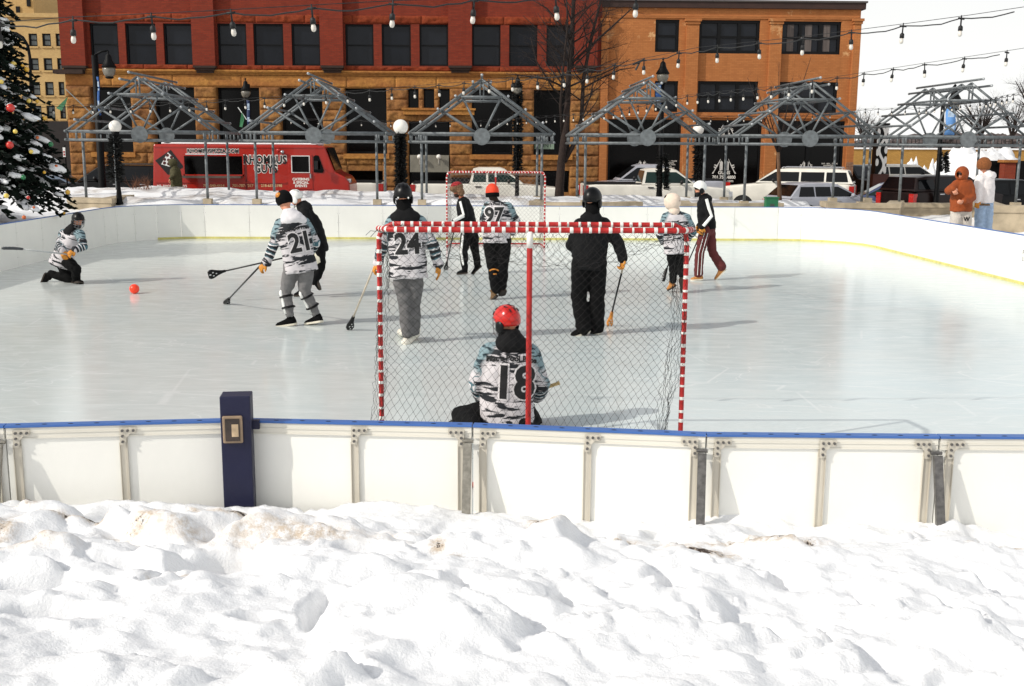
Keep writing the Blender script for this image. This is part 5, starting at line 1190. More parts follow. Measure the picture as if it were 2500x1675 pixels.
WLET = mat('window_white', (226, 222, 214), .6, .03)
def rifle(b, o, ang, s, mir):
    c_, s_ = cos(ang), sin(ang); pts = [(-.52, -.07), (-.3, -.03), (-.12, -.035), (-.1, -.16), (-.03, -.16), (-.02, -.04), (.06, -.04), (.03, -.19), (.1, -.2), (.14, -.03), (.62, -.015), (.62, .012), (.42, .015), (.42, .05), (.39, .05), (.38, .02), (.1, .04), (-.3, .03), (-.52, .03)]
    q = [(mir*(x*c_ - y*s_)*s, (x*s_ + y*c_)*s) for x, y in pts]
    if mir < 0: q = q[::-1]
    b.prism(q, o, Vector((1, 0, 0)), Vector((0, 0, 1)), Vector((0, -1, 0)), .006)
def emblem(par, px, py, s, txt=None):
    c = U(px, py, Y2+.12); b = MB()
    for m_ in (-1, 1):
        rifle(b, c + Vector((m_*.52*s, 0, 0)), 2.05, s*.95, m_); b.prism([(m_*(.10+x)*s, z*s) for x, z in ((0, -.3), (.2, -.3), (.2, .32), (.1, .42), (0, .3))][::(1 if m_ > 0 else -1)], c, Vector((1, 0, 0)), Vector((0, 0, 1)), Vector((0, -1, 0)), .004)
    o = b.build('emblem', mat('emblem_white', (206, 202, 196), .6), par)
    b = MB(); rr = [(.5*s*cos(a)**1, -.36*s + .17*s*sin(a)) for a in [2*pi*k/20 for k in range(20)]]
    b.prism(rr, c + Vector((0, -.008, 0)), Vector((1, 0, 0)), Vector((0, 0, 1)), Vector((0, -1, 0)), .004); b.build('emblem_plate', SHOP, o)
    if txt: lettering(txt, c + Vector((0, -.014, -.37*s)), (1, 0, 0), (0, 0, 1), .30*s, WLET, o, lift=.004, off=.006)
for k, h in enumerate(w3):
    o = window(bo, h, Y2, 1 if k < 1 else 2, 1, .10, SHOP, 'storefront', .16)
    if k == 0: emblem(o, 1568, 403, .40)
    if k == 1:
        emblem(o, 1772, 318, .50, 'GUNS'); emblem(o, 1768, 408, .70, 'GUNS')
        lettering('701.757.4800', U(1767, 433, Y2+.11), (1, 0, 0), (0, 0, 1), .20, WLET, o, off=.006); lettering('bbgunsgf.com', U(1766, 441.5, Y2+.11), (1, 0, 0), (0, 0, 1), .17, WLET, o, off=.003)
    if k == 2: emblem(o, 1968, 405, .42)
    for px, py, lines in ((1633, 402, 'BUY - SELL - TRADE\nHANDGUNS\nGUN AUCTION\nAMMO\nACCESSORIES'), (2025, 404, 'BUY - SELL - TRADE\nGUNSMITHING\nGUN AUCTION')):
        if (k == 0 and px < 1700) or (k == 2 and px > 1700): lettering(lines, U(px, py, Y2+.11), (1, 0, 0), (0, 0, 1), .085, WLET, o, off=.001)
# --- tan block of flats far behind the spruce
Y3 = 84.; TAN = brick_mat('tan_brick', (200, 168, 112), (190, 156, 104), (176, 150, 108), grime=.2); X3a, X3b = U(-120, 150, Y3).x, U(166, 150, Y3).x; Z3 = fz(90, 41, Y3)
bt = thing('tan_building', 'tall tan brick building with paired windows far behind the spruce', 'building', (X3a, Y3, ZG))
rows = [(82, 113), (142, 172), (200, 233), (258, 290), (316, 346)]; hs_ = []
for q, (ya, yb) in enumerate(rows):
    sh = q*3.6
    for a, c in ((70, 91), (103, 124), (-10, 11), (22, 43), (136, 150)): hs_.append(rect(a + sh, ya, c + sh, yb, Y3))
b = MB(); wall_sheet(b, X3a, X3b, ZG, Z3, Y3, hs_, .3); b.quad([(X3b, Y3, ZG), (X3b, Y3+20, ZG), (X3b, Y3+20, Z3), (X3b, Y3, Z3)]); b.quad([(X3a, Y3, Z3), (X3b, Y3, Z3), (X3b, Y3+20, Z3), (X3a, Y3+20, Z3)])
x0, x1, z0, z1 = rect(26, -60, 80, 40, Y3+8); b.b2((x0-6, Y3+8, Z3-1), (x1, Y3+20, z1)); b.build('wall', TAN, bt)
for h in hs_: window(bt, h, Y3, 1, 2, .10, mat('flat_glass', (92, 98, 96), .2, .3, .8), 'window', .2, TAN)
b = MB(); b.b2((X3a, Y3-.2, Z3-.05), (X3b+.2, Y3-.004, Z3+.25)); b.build('parapet', TAN, bt)
b = MB()
for px, py in ((40, 30), (66, 12)): 
    h = rect(px, py-14, px+9, py+4, Y3+8); b.b2((h[0], Y3+7.9, h[2]), (h[1], Y3+8-.004, h[3]))
b.build('tower_window', FRM, bt)
b = MB(); b.b2((U(148, 330, 62).x - 5, 62, ZG), (U(172, 330, 62).x, 70, fz(150, 296, 62))); o = b.build('dark_shed', mat('shed_dark', (30, 26, 24), .8, .3, 2)); tag(o, 'low dark building between the spruce and the stone corner', 'building')
# --- low tan wall and lot clutter on the sunny side
Y4 = 84.; b = MB(); x0, x1, z0, z1 = rect(2070, 369, 2900, 420, Y4); b.b2((x0, Y4, ZG), (x1, Y4+.8, z1)); t = thing('low_wall', 'long low ochre brick wall across the back of the parking lot', 'wall', (x0, Y4, ZG)); b.build('wall', brick_mat('ochre_brick', (186, 142, 74), (172, 130, 66), (150, 118, 70)), t)
b = MB(); b.b2((x0, Y4-.1, z1+.004), (x1, Y4+.9, z1+.12)); b.build('snow_cap', SNOW, t)
b = MB(); n = 90
for k in range(n): x = x0 + (x1-x0)*k/n; b.tube([(x, Y4+1.2, z1-.2), (x, Y4+1.2, z1+.9)], .03, 4)
for z in (.45, .9): b.tube([(x0, Y4+1.2, z1+z), (x1, Y4+1.2, z1+z)], .03, 4)
t = thing('railing', 'dark railing along the top of the ochre wall', 'railing', (x0, Y4+1.2, z1-.2)); b.build('bars', FRM, t, fixn=False)
rn = random.Random(8); b = MB()
for k in range(900):
    px = rn.uniform(2095, 2650); c = U(px, 364 - rn.random()**2*26*(1 if px > 2230 else .5), rn.uniform(125, 150)); b.ell(c, (rn.uniform(.5, 1.5), 0, 0), (0, .8, 0), (0, 0, rn.uniform(.3, .9)), 0, 5, 4)
o = b.build('treeline', mat('far_twigs', (84, 74, 72), .95, .4, .8), fixn=False); tag(o, 'distant brown treeline over the ochre wall', 'trees', kind='stuff')
def pile(label, px, Y, wpx, top, seed, m=SNOW):
    c = U(px, 430, Y); w = wpx*Y/FPX; h = fz(px, top, Y) - ZG; me = bpy.data.meshes.new('snow_pile'); vs = []; fs = []; N = 34
    for j in range(N+1):
        for i in range(N+1):
            u, v = i/N*2-1, j/N*2-1; r = min(1, sqrt(u*u + v*v)); q = noise.fractal(Vector((u*2.2, v*2.2, seed)), 1, 2, 5)
            q2 = noise.fractal(Vector((u*6, v*6, seed+3)), .9, 2, 4); z = h*max(0, 1 - r*r)**1.1*(.62 + .42*q + .16*q2); vs.append((c.x + u*w, Y + v*w*.7, ZG - .1 + max(0, z)))
    for j in range(N):
        for i in range(N): fs.append((j*(N+1)+i, j*(N+1)+i+1, (j+1)*(N+1)+i+1, (j+1)*(N+1)+i))
    me.from_pydata(vs, [], fs); o = link('snow_pile', me, m, None, True); tag(o, label, 'snow pile', 'ploughed snow piles in the lot'); return o
pile('huge ploughed snow pile before the ochre wall behind the rust coat', 2375, 74, 185, 318, 1.3); pile('pointed ploughed snow pile behind the white SUV in the lot', 2226, 76, 60, 360, 4.1); pile('small ploughed snow pile left of the wavy painted pillar', 2128, 78, 34, 386, 7.7); pile('rounded ploughed snow pile between the pointed one and the huge one', 2282, 72, 46, 378, 9.2); pile('ploughed snow pile at the picture edge over the black car', 2500, 70, 60, 388, 11.)
t = thing('brick_pillar', 'red brick pillar behind the white puffer jacket', 'pillar', (U(2466, 410, 62).x, 62, ZG)); x0, x1, z0, z1 = rect(2452, 397, 2480, 430, 62)
b = MB(); b.b2((x0, 62, ZG), (x1, 62.6, z1)); b.build('shaft', brick_mat('pillar_brick', (150, 66, 44), (136, 56, 40), (120, 80, 66)), t); b = MB(); b.b2((x0-.1, 61.9, z1+.004), (x1+.1, 62.7, z1+.15)); b.build('cap', STONED, t)
t = thing('black_fence', 'black slatted fence beside the red brick pillar', 'fence', (U(2420, 410, 63).x, 63, ZG)); b = MB(); x0, x1, z0, z1 = rect(2405, 393, 2560, 430, 63)
for k in range(60): x = x0 + (x1-x0)*k/60; b.b2((x, 63, ZG), (x + (x1-x0)/60*.8, 63.06, z1))
b.build('slats', FRM, t); b = MB(); b.b2((x0, 63.062, z1-.4), (x1, 63.16, z1-.2)); b.b2((x0, 63.062, .3), (x1, 63.16, .5)); b.build('rail', FRM, t)
# painted pillar
t = thing('painted_pillar', 'tall square black pillar painted with white waves on a brown base', 'pillar', (U(2150, 430, 52).x, 52, ZG)); x0, x1, z0, z1 = rect(2139, 306, 2166, 442, 52)
b = MB(); b.b2((x0, 52, ZG), (x1, 52.55, z1)); sh = b.build('shaft', FRM, t); b = MB(); b.b2((x0-.12, 51.88, ZG), (x1+.12, 52.67, fz(2150, 425, 52))); b.build('base', mat('pillar_base', (70, 30, 22), .6, .2, 4), t)
b = MB(); w_ = x1-x0; n = 44
for k in range(n):
    za, zb = z0 + (z1-z0)*(.12+.86*k/n), z0 + (z1-z0)*(.12+.86*(k+1)/n); f = lambda z: .5 + .26*sin(z*4.4)
    b.quad([(x0 + w_*(f(za)-.13), 51.994, za), (x0 + w_*(f(za)+.13), 51.994, za), (x0 + w_*(f(zb)+.13), 51.994, zb), (x0 + w_*(f(zb)-.13), 51.994, zb)])
for k in range(5):
    z = z0 + (z1-z0)*(.2+.18*k)
    for sg, dz in ((.88, .0), (.12, .36)): 
        b.face([b.bm.verts.new((x0 + w_*min(1, max(0, sg + .16*cos(a))), 51.992, z + dz + .18*sin(a))) for a in [2*pi*q/12 for q in range(12)]])
b.build('wave_paint', WHP, sh); b = MB(); b.b2((x0-.04, 51.96, z1+.004), (x1+.04, 52.6, z1+.1)); b.build('cap', FRM, t)
# ------------------------------------------------------------------ vehicles
TYRE = mat('tyre', (18, 18, 18), .8, .2, 20); RIM = mat('rim', (150, 150, 150), .35, .1, 10, metal=.6); LAMPR = mat('lamp_red', (176, 30, 22), .2, .2, 20, coat=.4); LAMPW = mat('lamp_clear', (210, 212, 214), .1, .1, 20, coat=.4); TRIM = mat('trim_black', (16, 16, 17), .5, .1, 10); CHROME = mat('chrome', (180, 180, 182), .2, .1, 8, metal=.8)
def paint(n, c, dirty=.12): return mat('paint_' + n, c, .3, dirty, 1.6, coat=.3 if max(c) > 60 else 0, spec=.5 if max(c) > 60 else .22)
PR = {
 'suv': dict(L=5.4, W=2.0, H=1.92, belt=1.36, top=[(0, 1.26), (.03, 1.34), (.66, 1.34), (.70, 1.31), (.96, 1.16), (1, .92)], gh=[.005, .05, .58, .72], win=[(.04, .20), (.215, .385), (.40, .56)]),
 'pickup': dict(L=5.9, W=2.0, H=1.92, belt=1.32, top=[(0, 1.28), (.01, 1.30), (.38, 1.30), (.73, 1.30), (.755, 1.26), (.97, 1.14), (1, .92)], gh=[.385, .41, .62, .745], win=[(.405, .495), (.51, .625)]),
 'sedan': dict(L=4.7, W=1.8, H=1.45, belt=.92, top=[(0, .78), (.02, .92), (.17, .96), (.7, .92), (.73, .90), (.95, .74), (1, .55)], gh=[.12, .28, .56, .735], win=[(.25, .40), (.415, .60)]),
 'hatch': dict(L=4.2, W=1.76, H=1.48, belt=.95, top=[(0, .85), (.03, 1.0), (.12, 1.0), (.7, .95), (.74, .92), (.95, .76), (1, .55)], gh=[.01, .13, .52, .745], win=[(.10, .26), (.275, .43), (.445, .60)]),
 'van': dict(L=5.2, W=1.95, H=1.85, belt=1.15, top=[(0, 1.0), (.02, 1.15), (.64, 1.15), (.68, 1.12), (.96, .98), (1, .78)], gh=[.005, .07, .56, .70], win=[(.05, .25), (.265, .40), (.415, .55)])}
def soften(o, w=.05):
    o.data.shade_smooth(); bv = o.modifiers.new('b', 'BEVEL'); bv.width = w; bv.segments = 3; bv.limit_method = 'ANGLE'; bv.angle_limit = radians(25); bv.harden_normals = True
def vehicle(label, cat, kind, loc, rot, col, grp=None, glass=GLASS, rack=False, name='parked_car', extra=None, sc=1.):
    q = PR[kind]; L, Wd, H, bz = q['L']*sc, q['W']*sc, q['H']*sc, q['belt']*sc; hw = Wd/2
    t = thing(name, label, cat, loc, rot, grp); X = lambda f: (f - .5)*L
    b = MB(); R = []; tp = q['top']; st = sorted({f for f, _ in tp} | {.08, .2, .3, .5, .6, .85, .99})
    def zt(f):
        for (f0, z0), (f1, z1) in zip(tp, tp[1:]):
            if f <= f1: return (z0 + (z1-z0)*(f-f0)/(f1-f0))*sc
        return tp[-1][1]*sc
    for f in st:
        e = min(f, 1-f); w = hw*(1 - .12*max(0, 1 - e/.06)**2); z = zt(f); zb = (.34 if e > .05 else .42)*sc
        R.append([Vector((X(f), s*w*k, zb + (z-zb)*v)) for s, k, v in ((-1, .94, 0), (-1, 1., .35), (-1, .99, .72), (-1, .95, .95), (-1, .88, 1), (1, .88, 1), (1, .95, .95), (1, .99, .72), (1, 1., .35), (1, .94, 0))])
    b.loft(R); body = b.build('body', col, t, True, world=False)
    soften(body); 
    a0, a1, a2, a3 = [X(f) for f in q['gh']]; wb, wr = hw*.94, hw*.76; zb = bz - .03; zr = H
    b = MB(); def_ = [(a0, zb+.02, wb), (a1, zr-.06, wr*1.0), (a1+.18*(a2-a1)/1, zr, wr*.98), (a2-.15*(a2-a1), zr, wr*.98), (a2, zr-.05, wr), (a3, zb+.02, wb)]
    b.loft([[Vector((x, -wb, zb)) if i not in () else None, Vector((x, -(wb + (w-wb)*1), z-.03)), Vector((x, -w*.9, z)), Vector((x, w*.9, z)), Vector((x, (wb + (w-wb)), z-.03)), Vector((x, wb, zb))] for i, (x, z, w) in enumerate(def_)])
    cab = b.build('cabin', col, t, world=False); soften(cab)
    def side(x, z, s, off=.012):
        k = (z-zb)/(zr-.09-zb); k = max(0, min(1, k)); return Vector((x, s*(wb + (wr-wb)*k + off), z))
    z0, z1 = zb + .07, zr - .14
    for s in (-1, 1):
        for wi, (f0, f1) in enumerate(q['win']):
            xa, xb = X(f0), X(f1); ta, tb = xa, xb
            if wi == 0: ta = max(xa, a0 + (a1-a0)*.85 + .08); xa = max(xa, a0 + (a1-a0)*.12 + .06)
            if wi == len(q['win'])-1: tb = a2 - .02; xb = a2 + (a3-a2)*.80
            b = MB(); b.quad([side(xa, z0, s), side(xb, z0, s), side(tb, z1, s), side(ta, z1, s)]); b.quad([side(xa+.0, z0, s, .004), side(xb, z0, s, .004), side(tb, z1, s, .004), side(ta, z1, s, .004)]); b.build('side_window', glass, t, world=False)
        xm = X(q['win'][-1][1]) + .12; b = MB(); b.ell((xm, s*(hw+.10), bz+.08), (.07, 0, 0), (0, .10, 0), (0, 0, .085), 0, 10, 6); b.tube([(xm, s*(hw-.08), bz), (xm, s*(hw+.08), bz+.05)], .03, 6); b.build('mirror', TRIM if kind != 'hatch' else col, t, True, world=False)
        for f0, f1 in q['win'][-2:]: b = MB(); x = X(f0)+.12; b.b2((x, s*(hw-.01)-.02, bz-.16), (x+.22, s*(hw-.01)+.025, bz-.12)); b.build('door_handle', TRIM if kind == 'pickup' else CHROME, t, world=False)
    e = .012
    for nm, xa, za, xb, zc in (('windscreen', a3, zb+.05, a2, zr-.08), ('rear_window', a0, zb+.06, a1, zr-.1)):
        sg = 1 if nm == 'windscreen' else -1; k0 = .04; P0, P1 = Vector((xa, 0, zb+.02)), Vector((xb, 0, zr-.055)); n = Vector((P1.z-P0.z, 0, -(P1.x-P0.x))); n = n.normalized()*(1 if n.x*sg > 0 else -1)
        b = MB()
        A, B_ = P0.lerp(P1, .12) + n*e, P0.lerp(P1, .93) + n*e; wA, wB = wb*.9, wr*.88
        b.quad([(A.x, -wA, A.z), (A.x, wA, A.z), (B_.x, wB, B_.z), (B_.x, -wB, B_.z)]); b.build(nm, glass, t, world=False)
    for s in (-1, 1):
        b = MB(); b.b2((X(1)-.20, s*hw*.80-.16, zt(.97)-.30*sc), (X(1)-.04, s*hw*.80+.14, zt(.97)-.10*sc)); b.build('headlight', LAMPW, t, world=False)
        b = MB(); zz = zt(.01)-.05; b.b2((X(0)-.03, s*hw*.86-.08, zz-.42*sc), (X(0)+.16, s*hw*.86+.145, zz)); b.build('tail_light', LAMPR, t, world=False)
    b = MB(); b.b2((X(1)-.06, -hw*.55, zt(1)-.28), (X(1)+.02, hw*.55, zt(1)-.03)); b.build('grille', TRIM, t, world=False)
    b = MB(); b.b2((X(1)-.10, -hw*.93, .36), (X(1)+.07, hw*.93, .55)); b.build('bumper', CHROME if kind == 'pickup' else col, t, world=False)
    b = MB(); b.b2((X(0)-.08, -hw*.93, .38), (X(0)+.08, hw*.93, .58)); b.build('bumper', CHROME if kind == 'pickup' else TRIM, t, world=False)
    for f in (.19, .81):
        for s in (-1, 1):
            rw = .37 if kind in ('suv', 'pickup') else .32; b = MB(); b.tube([(X(f), s*(hw-.24), rw), (X(f), s*(hw-.2), rw), (X(f), s*(hw+.005), rw), (X(f), s*(hw+.02), rw)], [rw*.9, rw, rw, rw*.86], 20); w = b.build('wheel', TYRE, t, True, world=False)
            b = MB(); b.tube([(X(f), s*(hw+.021), rw), (X(f), s*(hw+.03), rw)], [rw*.62, rw*.55], 16); b.build('rim', RIM, w, world=False)
            b = MB(); b.tube([(X(f), s*(hw-.3), rw+.02), (X(f), s*(hw+.003), rw+.02)], rw*1.16, 20); b.build('wheel_arch', TRIM, t, world=False)
    if kind == 'pickup':
        b = MB(); b.b2((X(.015), -hw*.80, bz-.03), (X(.378), hw*.80, bz-.012)); b.build('bed_liner', TRIM, t, world=False)
        for s in (-1, 1): b = MB(); b.b2((X(.005), s*hw*.86-.05, bz-.012), (X(.383), s*hw*.86+.05, bz+.03)); b.build('bed_rail', TRIM, t, world=False)
    if rack:
        b = MB()
        for s in (-1, 1): b.tube([(a1+.2, s*wr*.8, H), (a1+.25, s*wr*.8, H+.05), (a2-.3, s*wr*.8, H+.05), (a2-.25, s*wr*.8, H)], .02, 6)
        b.build('roof_rail', CHROME if rack == 1 else TRIM, t, world=False)
    return t
def at(px, Y): return (U(px, 455, Y).x, Y, -.20)
WPT = paint('white', (232, 228, 216)); SIL = paint('silver', (168, 170, 178)); BLKP = paint('black', (10, 10, 11), .3); PGR = mat('green_glass', (24, 44, 40), .08, .3, 1.2, spec=.25)
GP = 'vehicles parked along the street'
vehicle('black SUV half hidden behind the snow at the stone building corner', 'SUV', 'suv', at(285, 43), pi, BLKP, GP, rack=2)
vehicle('grey blue car showing only its roof beside the spruce', 'car', 'sedan', at(148, 46), 0, paint('greyblue', (98, 112, 128)), GP)
vehicle('white pickup whose tailgate pokes out past the nose of the food truck', 'pickup', 'pickup', at(760, 44.2), pi, WPT, GP)
vehicle('dirty white crew cab pickup seen through the far goal', 'pickup', 'pickup', at(1188, 43.6), 0, WPT, GP, glass=PGR)
vehicle('black car with a glinting windscreen behind the bed of the crew cab pickup', 'car', 'sedan', at(1110, 46), pi, BLKP, GP)
vehicle('silver pickup facing the bare tree behind the white pickup', 'pickup', 'pickup', at(1590, 46.6), pi, SIL, GP, sc=1.06)
vehicle('white pickup with black door handles behind the tall lantern post', 'pickup', 'pickup', at(1600, 43.6), 0, WPT, GP, glass=PGR)
vehicle('large white SUV with roof rails before the gun shop', 'SUV', 'suv', at(1922, 45.4), radians(180 - 22), WPT, GP, rack=1)
vehicle('small silver hatchback seen from behind at the end of the white SUV', 'hatchback', 'hatch', at(2015, 40.6), radians(18), SIL, GP)
vehicle('dark blue sedan nosing out between the hatchback and the dark SUV', 'sedan', 'sedan', at(2172, 42.2), radians(180 - 14), paint('blue', (66, 78, 112)), GP, glass=PGR)
vehicle('dark brown SUV with bright red tail light behind the rust coat', 'SUV', 'suv', at(2312, 40.2), radians(24), paint('darkbrown', (30, 18, 16), .3), GP, sc=.93)
vehicle('black sedan at the picture edge behind the white puffer jacket', 'sedan', 'sedan', at(2462, 41.2), radians(6), BLKP, GP, sc=1.12)
vehicle('white SUV in the lot beside the painted pillar', 'SUV', 'suv', at(2206, 61), radians(14), WPT, GP)
vehicle('dark pickup standing at the corner of the orange building', 'pickup', 'pickup', at(2082, 57), radians(-70), paint('dark_green', (24, 30, 30), .3), GP)
vehicle('white jeep far back in the lot before a small snow pile', 'car', 'van', at(2118, 66), radians(35), WPT, GP, sc=.95)
# food truck
TY = 39.7; tr = thing('food_truck', 'bright red pizza food truck with serving window and white outlined lettering', 'food truck', (U(620, 440, TY).x, TY, -.48)); TRED = paint('truck_red', (168, 30, 12), .08)
T = lambda px, py: U(px, py, TY); xz = lambda px, py: (T(px, py).x, T(px, py).z)
pr = [xz(373, 480), xz(374, 352)]; zR = pr[1][1]; pr += [(T(790, 352).x - .25, zR), (T(792, 352).x, zR - .06), xz(817, 420), xz(842, 432), xz(853, 447), xz(856, 480)]
ex, ez, ey = Vector((1, 0, 0)), Vector((0, 0, 1)), Vector((0, 1, 0)); b = MB(); b.prism(pr, (0, TY, 0), ex, ez, ey, 2.3); body = b.build('body', TRED, tr)
bv = body.modifiers.new('b', 'BEVEL'); bv.width = .05; bv.segments = 2
def rc(px0, py0, px1, py1): a, c = T(px0, py1), T(px1, py0); return a.x, c.x, a.z, c.z
def slab(name, r, y0, y1, m, par, rd=0):
    b = MB(); b.b2((r[0], TY + y0, r[2]), (r[1], TY + y1, r[3])); o = b.build(name, m, par)
    if rd: bv = o.modifiers.new('b', 'BEVEL'); bv.width = rd; bv.segments = 3
    return o
slab('roof_snow', (T(390, 350).x, T(770, 350).x, zR + .004, zR + .07), .15, 2.15, SNOW, tr, .03)
slab('roof_trim', (T(376, 350).x, T(786, 350).x, zR - .11, zR - .07), -.02, .0, TRED, tr)
w = slab('serving_window', rc(452, 381, 591, 426), -.012, .02, SHOP, tr); r = rc(449, 378, 594, 429); b = MB()
for a, c, e, f in ((r[0], r[1], r[3]-.05, r[3]), (r[0], r[0]+.04, r[2], r[3]-.05), (r[1]-.04, r[1], r[2], r[3]-.05), (r[0], r[1], r[2], r[2]+.05)): b.b2((a, TY-.035, e), (c, TY+.01, f))
b.build('window_rim', TRED, w); slab('snow_ledge', (r[0]+.1, r[1]-.6, r[3]+.002, r[3]+.03), -.05, .0, SNOW, w); slab('serving_shelf', rc(451, 429.5, 592, 434), -.32, -.002, mat('shelf_steel', (104, 92, 84), .35, .2, 8, metal=.5), tr)
d = slab('cab_door', rc(706, 377, 762, 462), -.018, -.002, TRED, tr, .008); q = slab('door_window_frame', rc(712, 380, 756, 422), -.034, -.019, WHP, d, .0); slab('door_window', rc(714, 382, 754, 420), -.04, -.0345, SHOP, q); slab('handle', rc(757, 424, 760, 435), -.06, -.02, CHROME, d)
b = MB(); b.prism([xz(766, 421), xz(765, 383), xz(770, 379), xz(778, 380), xz(791, 416), xz(789, 422)], (0, TY - .015, 0), ex, ez, Vector((0, -1, 0)), .008); b.build('quarter_window', SHOP, tr)
b = MB(); a, c = Vector((T(794.5, 357).x + .03, TY + .12, T(794, 360).z)), Vector((T(814, 415).x + .05, TY + .12, T(814, 415).z)); b.quad([a, a + ey*2.05, c + ey*2.05, c]); b.build('windscreen', GLASS, tr)
b = MB(); b.tube([T(770, 395) + Vector((0, -.05, 0)), T(775, 400) + Vector((0, -.3, 0))], .02, 6); b.box(T(775, 403) + Vector((0, -.3, 0)), (.12, .08, .3)); b.build('mirror', TRIM, tr)
for px, py in ((681, 367), (691, 371)): b = MB(); c = T(px, py); b.lathe((c.x, c.y - .12, c.z - .08), [(.02, 0), (.06, .04), (.075, .1), (.03, .14)], 12); b.build('lamp', CHROME if px > 685 else LAMPR, tr, True)
b = MB(); b.prism([xz(379, 392), xz(410, 475 - 8*0 - 49)[:1] + (T(410, 427).z,), xz(449, 408), xz(417, 366)], (0, TY - .006, 0), ex, ez, Vector((0, -1, 0)), .006); lg = b.build('pizza_box_logo', mat('logo_black', (14, 10, 9), .5), tr)
b = MB(); b.prism([xz(394, 401), xz(417, 408), xz(424, 385), xz(410, 372)], (0, TY - .016, 0), ex, ez, Vector((0, -1, 0)), .005); lg2 = b.build('pizza_slice', WHP, lg); b = MB()
for px, py in ((409, 379), (402, 389), (412, 391), (402, 398), (412, 400), (419, 384)): c = T(px, py); b.ell((c.x, TY - .024, c.z), (.06, 0, 0), (0, .004, 0), (0, 0, .06), 0, 12, 4)
b.build('pepperoni', mat('logo_maroon', (74, 18, 14), .5), lg2)
LB = mat('letter_black', (12, 10, 10), .5); LW = mat('letter_white', (236, 230, 222), .5); LC = mat('letter_cream', (214, 176, 128), .6)
def tl(s, px, py, size, m, off, y, sx=1., name='lettering', sp=1.): lettering(s, T(px, py) + Vector((0, y, 0)), (1, 0, 0), (0, 0, 1), size, m, tr, name, off, .002, sx, sp=sp)
for s, px, py, sz, sx in (('RHOMBUSPIZZA.COM', 520, 369, .185, .92), ('RHOMBUS', 647, 391, .40, .77), ('GUYS', 649, 412.5, .40, .77)): tl(s, px, py, sz, LW, .030*sz/.36 + .006, -.004, sx, 'letter_outline', 1.12); tl(s, px, py, sz, LB, .013*sz/.36, -.012, sx, sp=1.12)
tl('CATERING\n& SPECIAL\nEVENTS', 735, 446, .125, LW, .006, -.022)
for s, px in (('701-540-4414', 522), ('701-787-7317', 593), ('218-637-2198', 663)): tl(s, px, 453.5, .135, LC, .004, -.004)
tl('MR. RHOMBUS GUYS', 420, 454.5, .115, LW, .003, -.004)
for px in (440, 800):
    c = T(px, 470); b = MB(); b.tube([(c.x, TY-.03, -.08), (c.x, TY+.25, -.08)], .42, 20); o = b.build('wheel', TYRE, tr); b = MB(); b.tube([(c.x, TY-.045, -.08), (c.x, TY-.032, -.08)], .22, 16); b.build('rim', RIM, o)
b = MB(); b.b2((T(846, 440).x, TY+.15, T(846, 446).z), (T(855, 440).x, TY+.45, T(846, 437).z)); b.build('headlight', LAMPW, tr); slab('door_seam', rc(600, 376, 601, 462), -.008, -.001, mat('seam_dark_red', (104, 18, 12), .6), tr)
slab('skirt_trim', rc(380, 444.5, 700, 446), -.03, -.001, TRED, tr)
# ------------------------------------------------------------------ lamp posts
POSTB = mat('post_black', (6, 6, 7), .55, .2, 8, spec=.15); GLOBE = mat('milk_globe', (238, 234, 226), .25, .03, 4, coat=.2); GAR = mat('garland_needles', (7, 10, 7), .9, .4, 8); LGL = mat('lantern_glass', (120, 116, 106), .2, .1, 6)
def garland(b, pts, R, rn, n, L=.12):
    pts = [Vector(p) for p in pts]
    for i in range(n):
        f = rn.random()*(len(pts)-1); k = int(f); p = pts[k].lerp(pts[min(k+1, len(pts)-1)], f-k); a = rn.uniform(0, 2*pi); d = Vector((cos(a), sin(a), rn.uniform(-.5, .5))).normalized()
        rad = R*(1 + .28*noise.noise((p.z*3.1, 0, R))); q = p + d*rad*rn.uniform(.3, .9); x, y, z = frame(d); w = rn.uniform(.015, .035); e = q + d*L*rn.uniform(.5, 1.1); s_ = x*cos(a*3) + y*sin(a*3)
        b.quad([q - s_*w, e - s_*w*.3, e + s_*w*.3, q + s_*w])
def globe_lamp(label, px, py, Y, r_px, base_py, gar=None, seed=1):
    c = U(px, py, Y); r = r_px*Y/FPX; z0 = .4 if Y < 36 else -.48; t = thing('globe_lamp', label, 'street lamp', (c.x, c.y, z0), 0, 'globe lamps on black posts')
    b = MB(); b.lathe((c.x, c.y, 0), [(.16, z0), (.16, z0+.25), (.09, z0+.5), (.055, z0+.9), (.05, c.z-r-.12), (.10, c.z-r-.08), (.11, c.z-r+.03), (.05, c.z-r+.06)], 14); b.build('post', POSTB, t, True)
    b = MB(); b.ball(c, r, 0, 24, 16); b.build('globe', GLOBE, t, True)
    if gar: b = MB(); garland(b, [U(px, gar[0], Y), U(px, gar[1], Y)], gar[2], random.Random(seed), gar[3]); b.build('garland', GAR, t, fixn=False)
    return t
globe_lamp('white globe lamp on a garlanded black post behind player 24', 978, 310, 31.0, 18, 480, (328, 470, .13, 1700), 3)
globe_lamp('white globe lamp on a black post seen through the pergola beside the spruce', 281, 309, 31.5, 14.6, 470, (335, 440, .2, 900), 4)
globe_lamp('white globe lamp half behind the pergola beam before the orange building', 1705, 316, 37.4, 13.5, 460, (340, 440, .16, 800), 5)
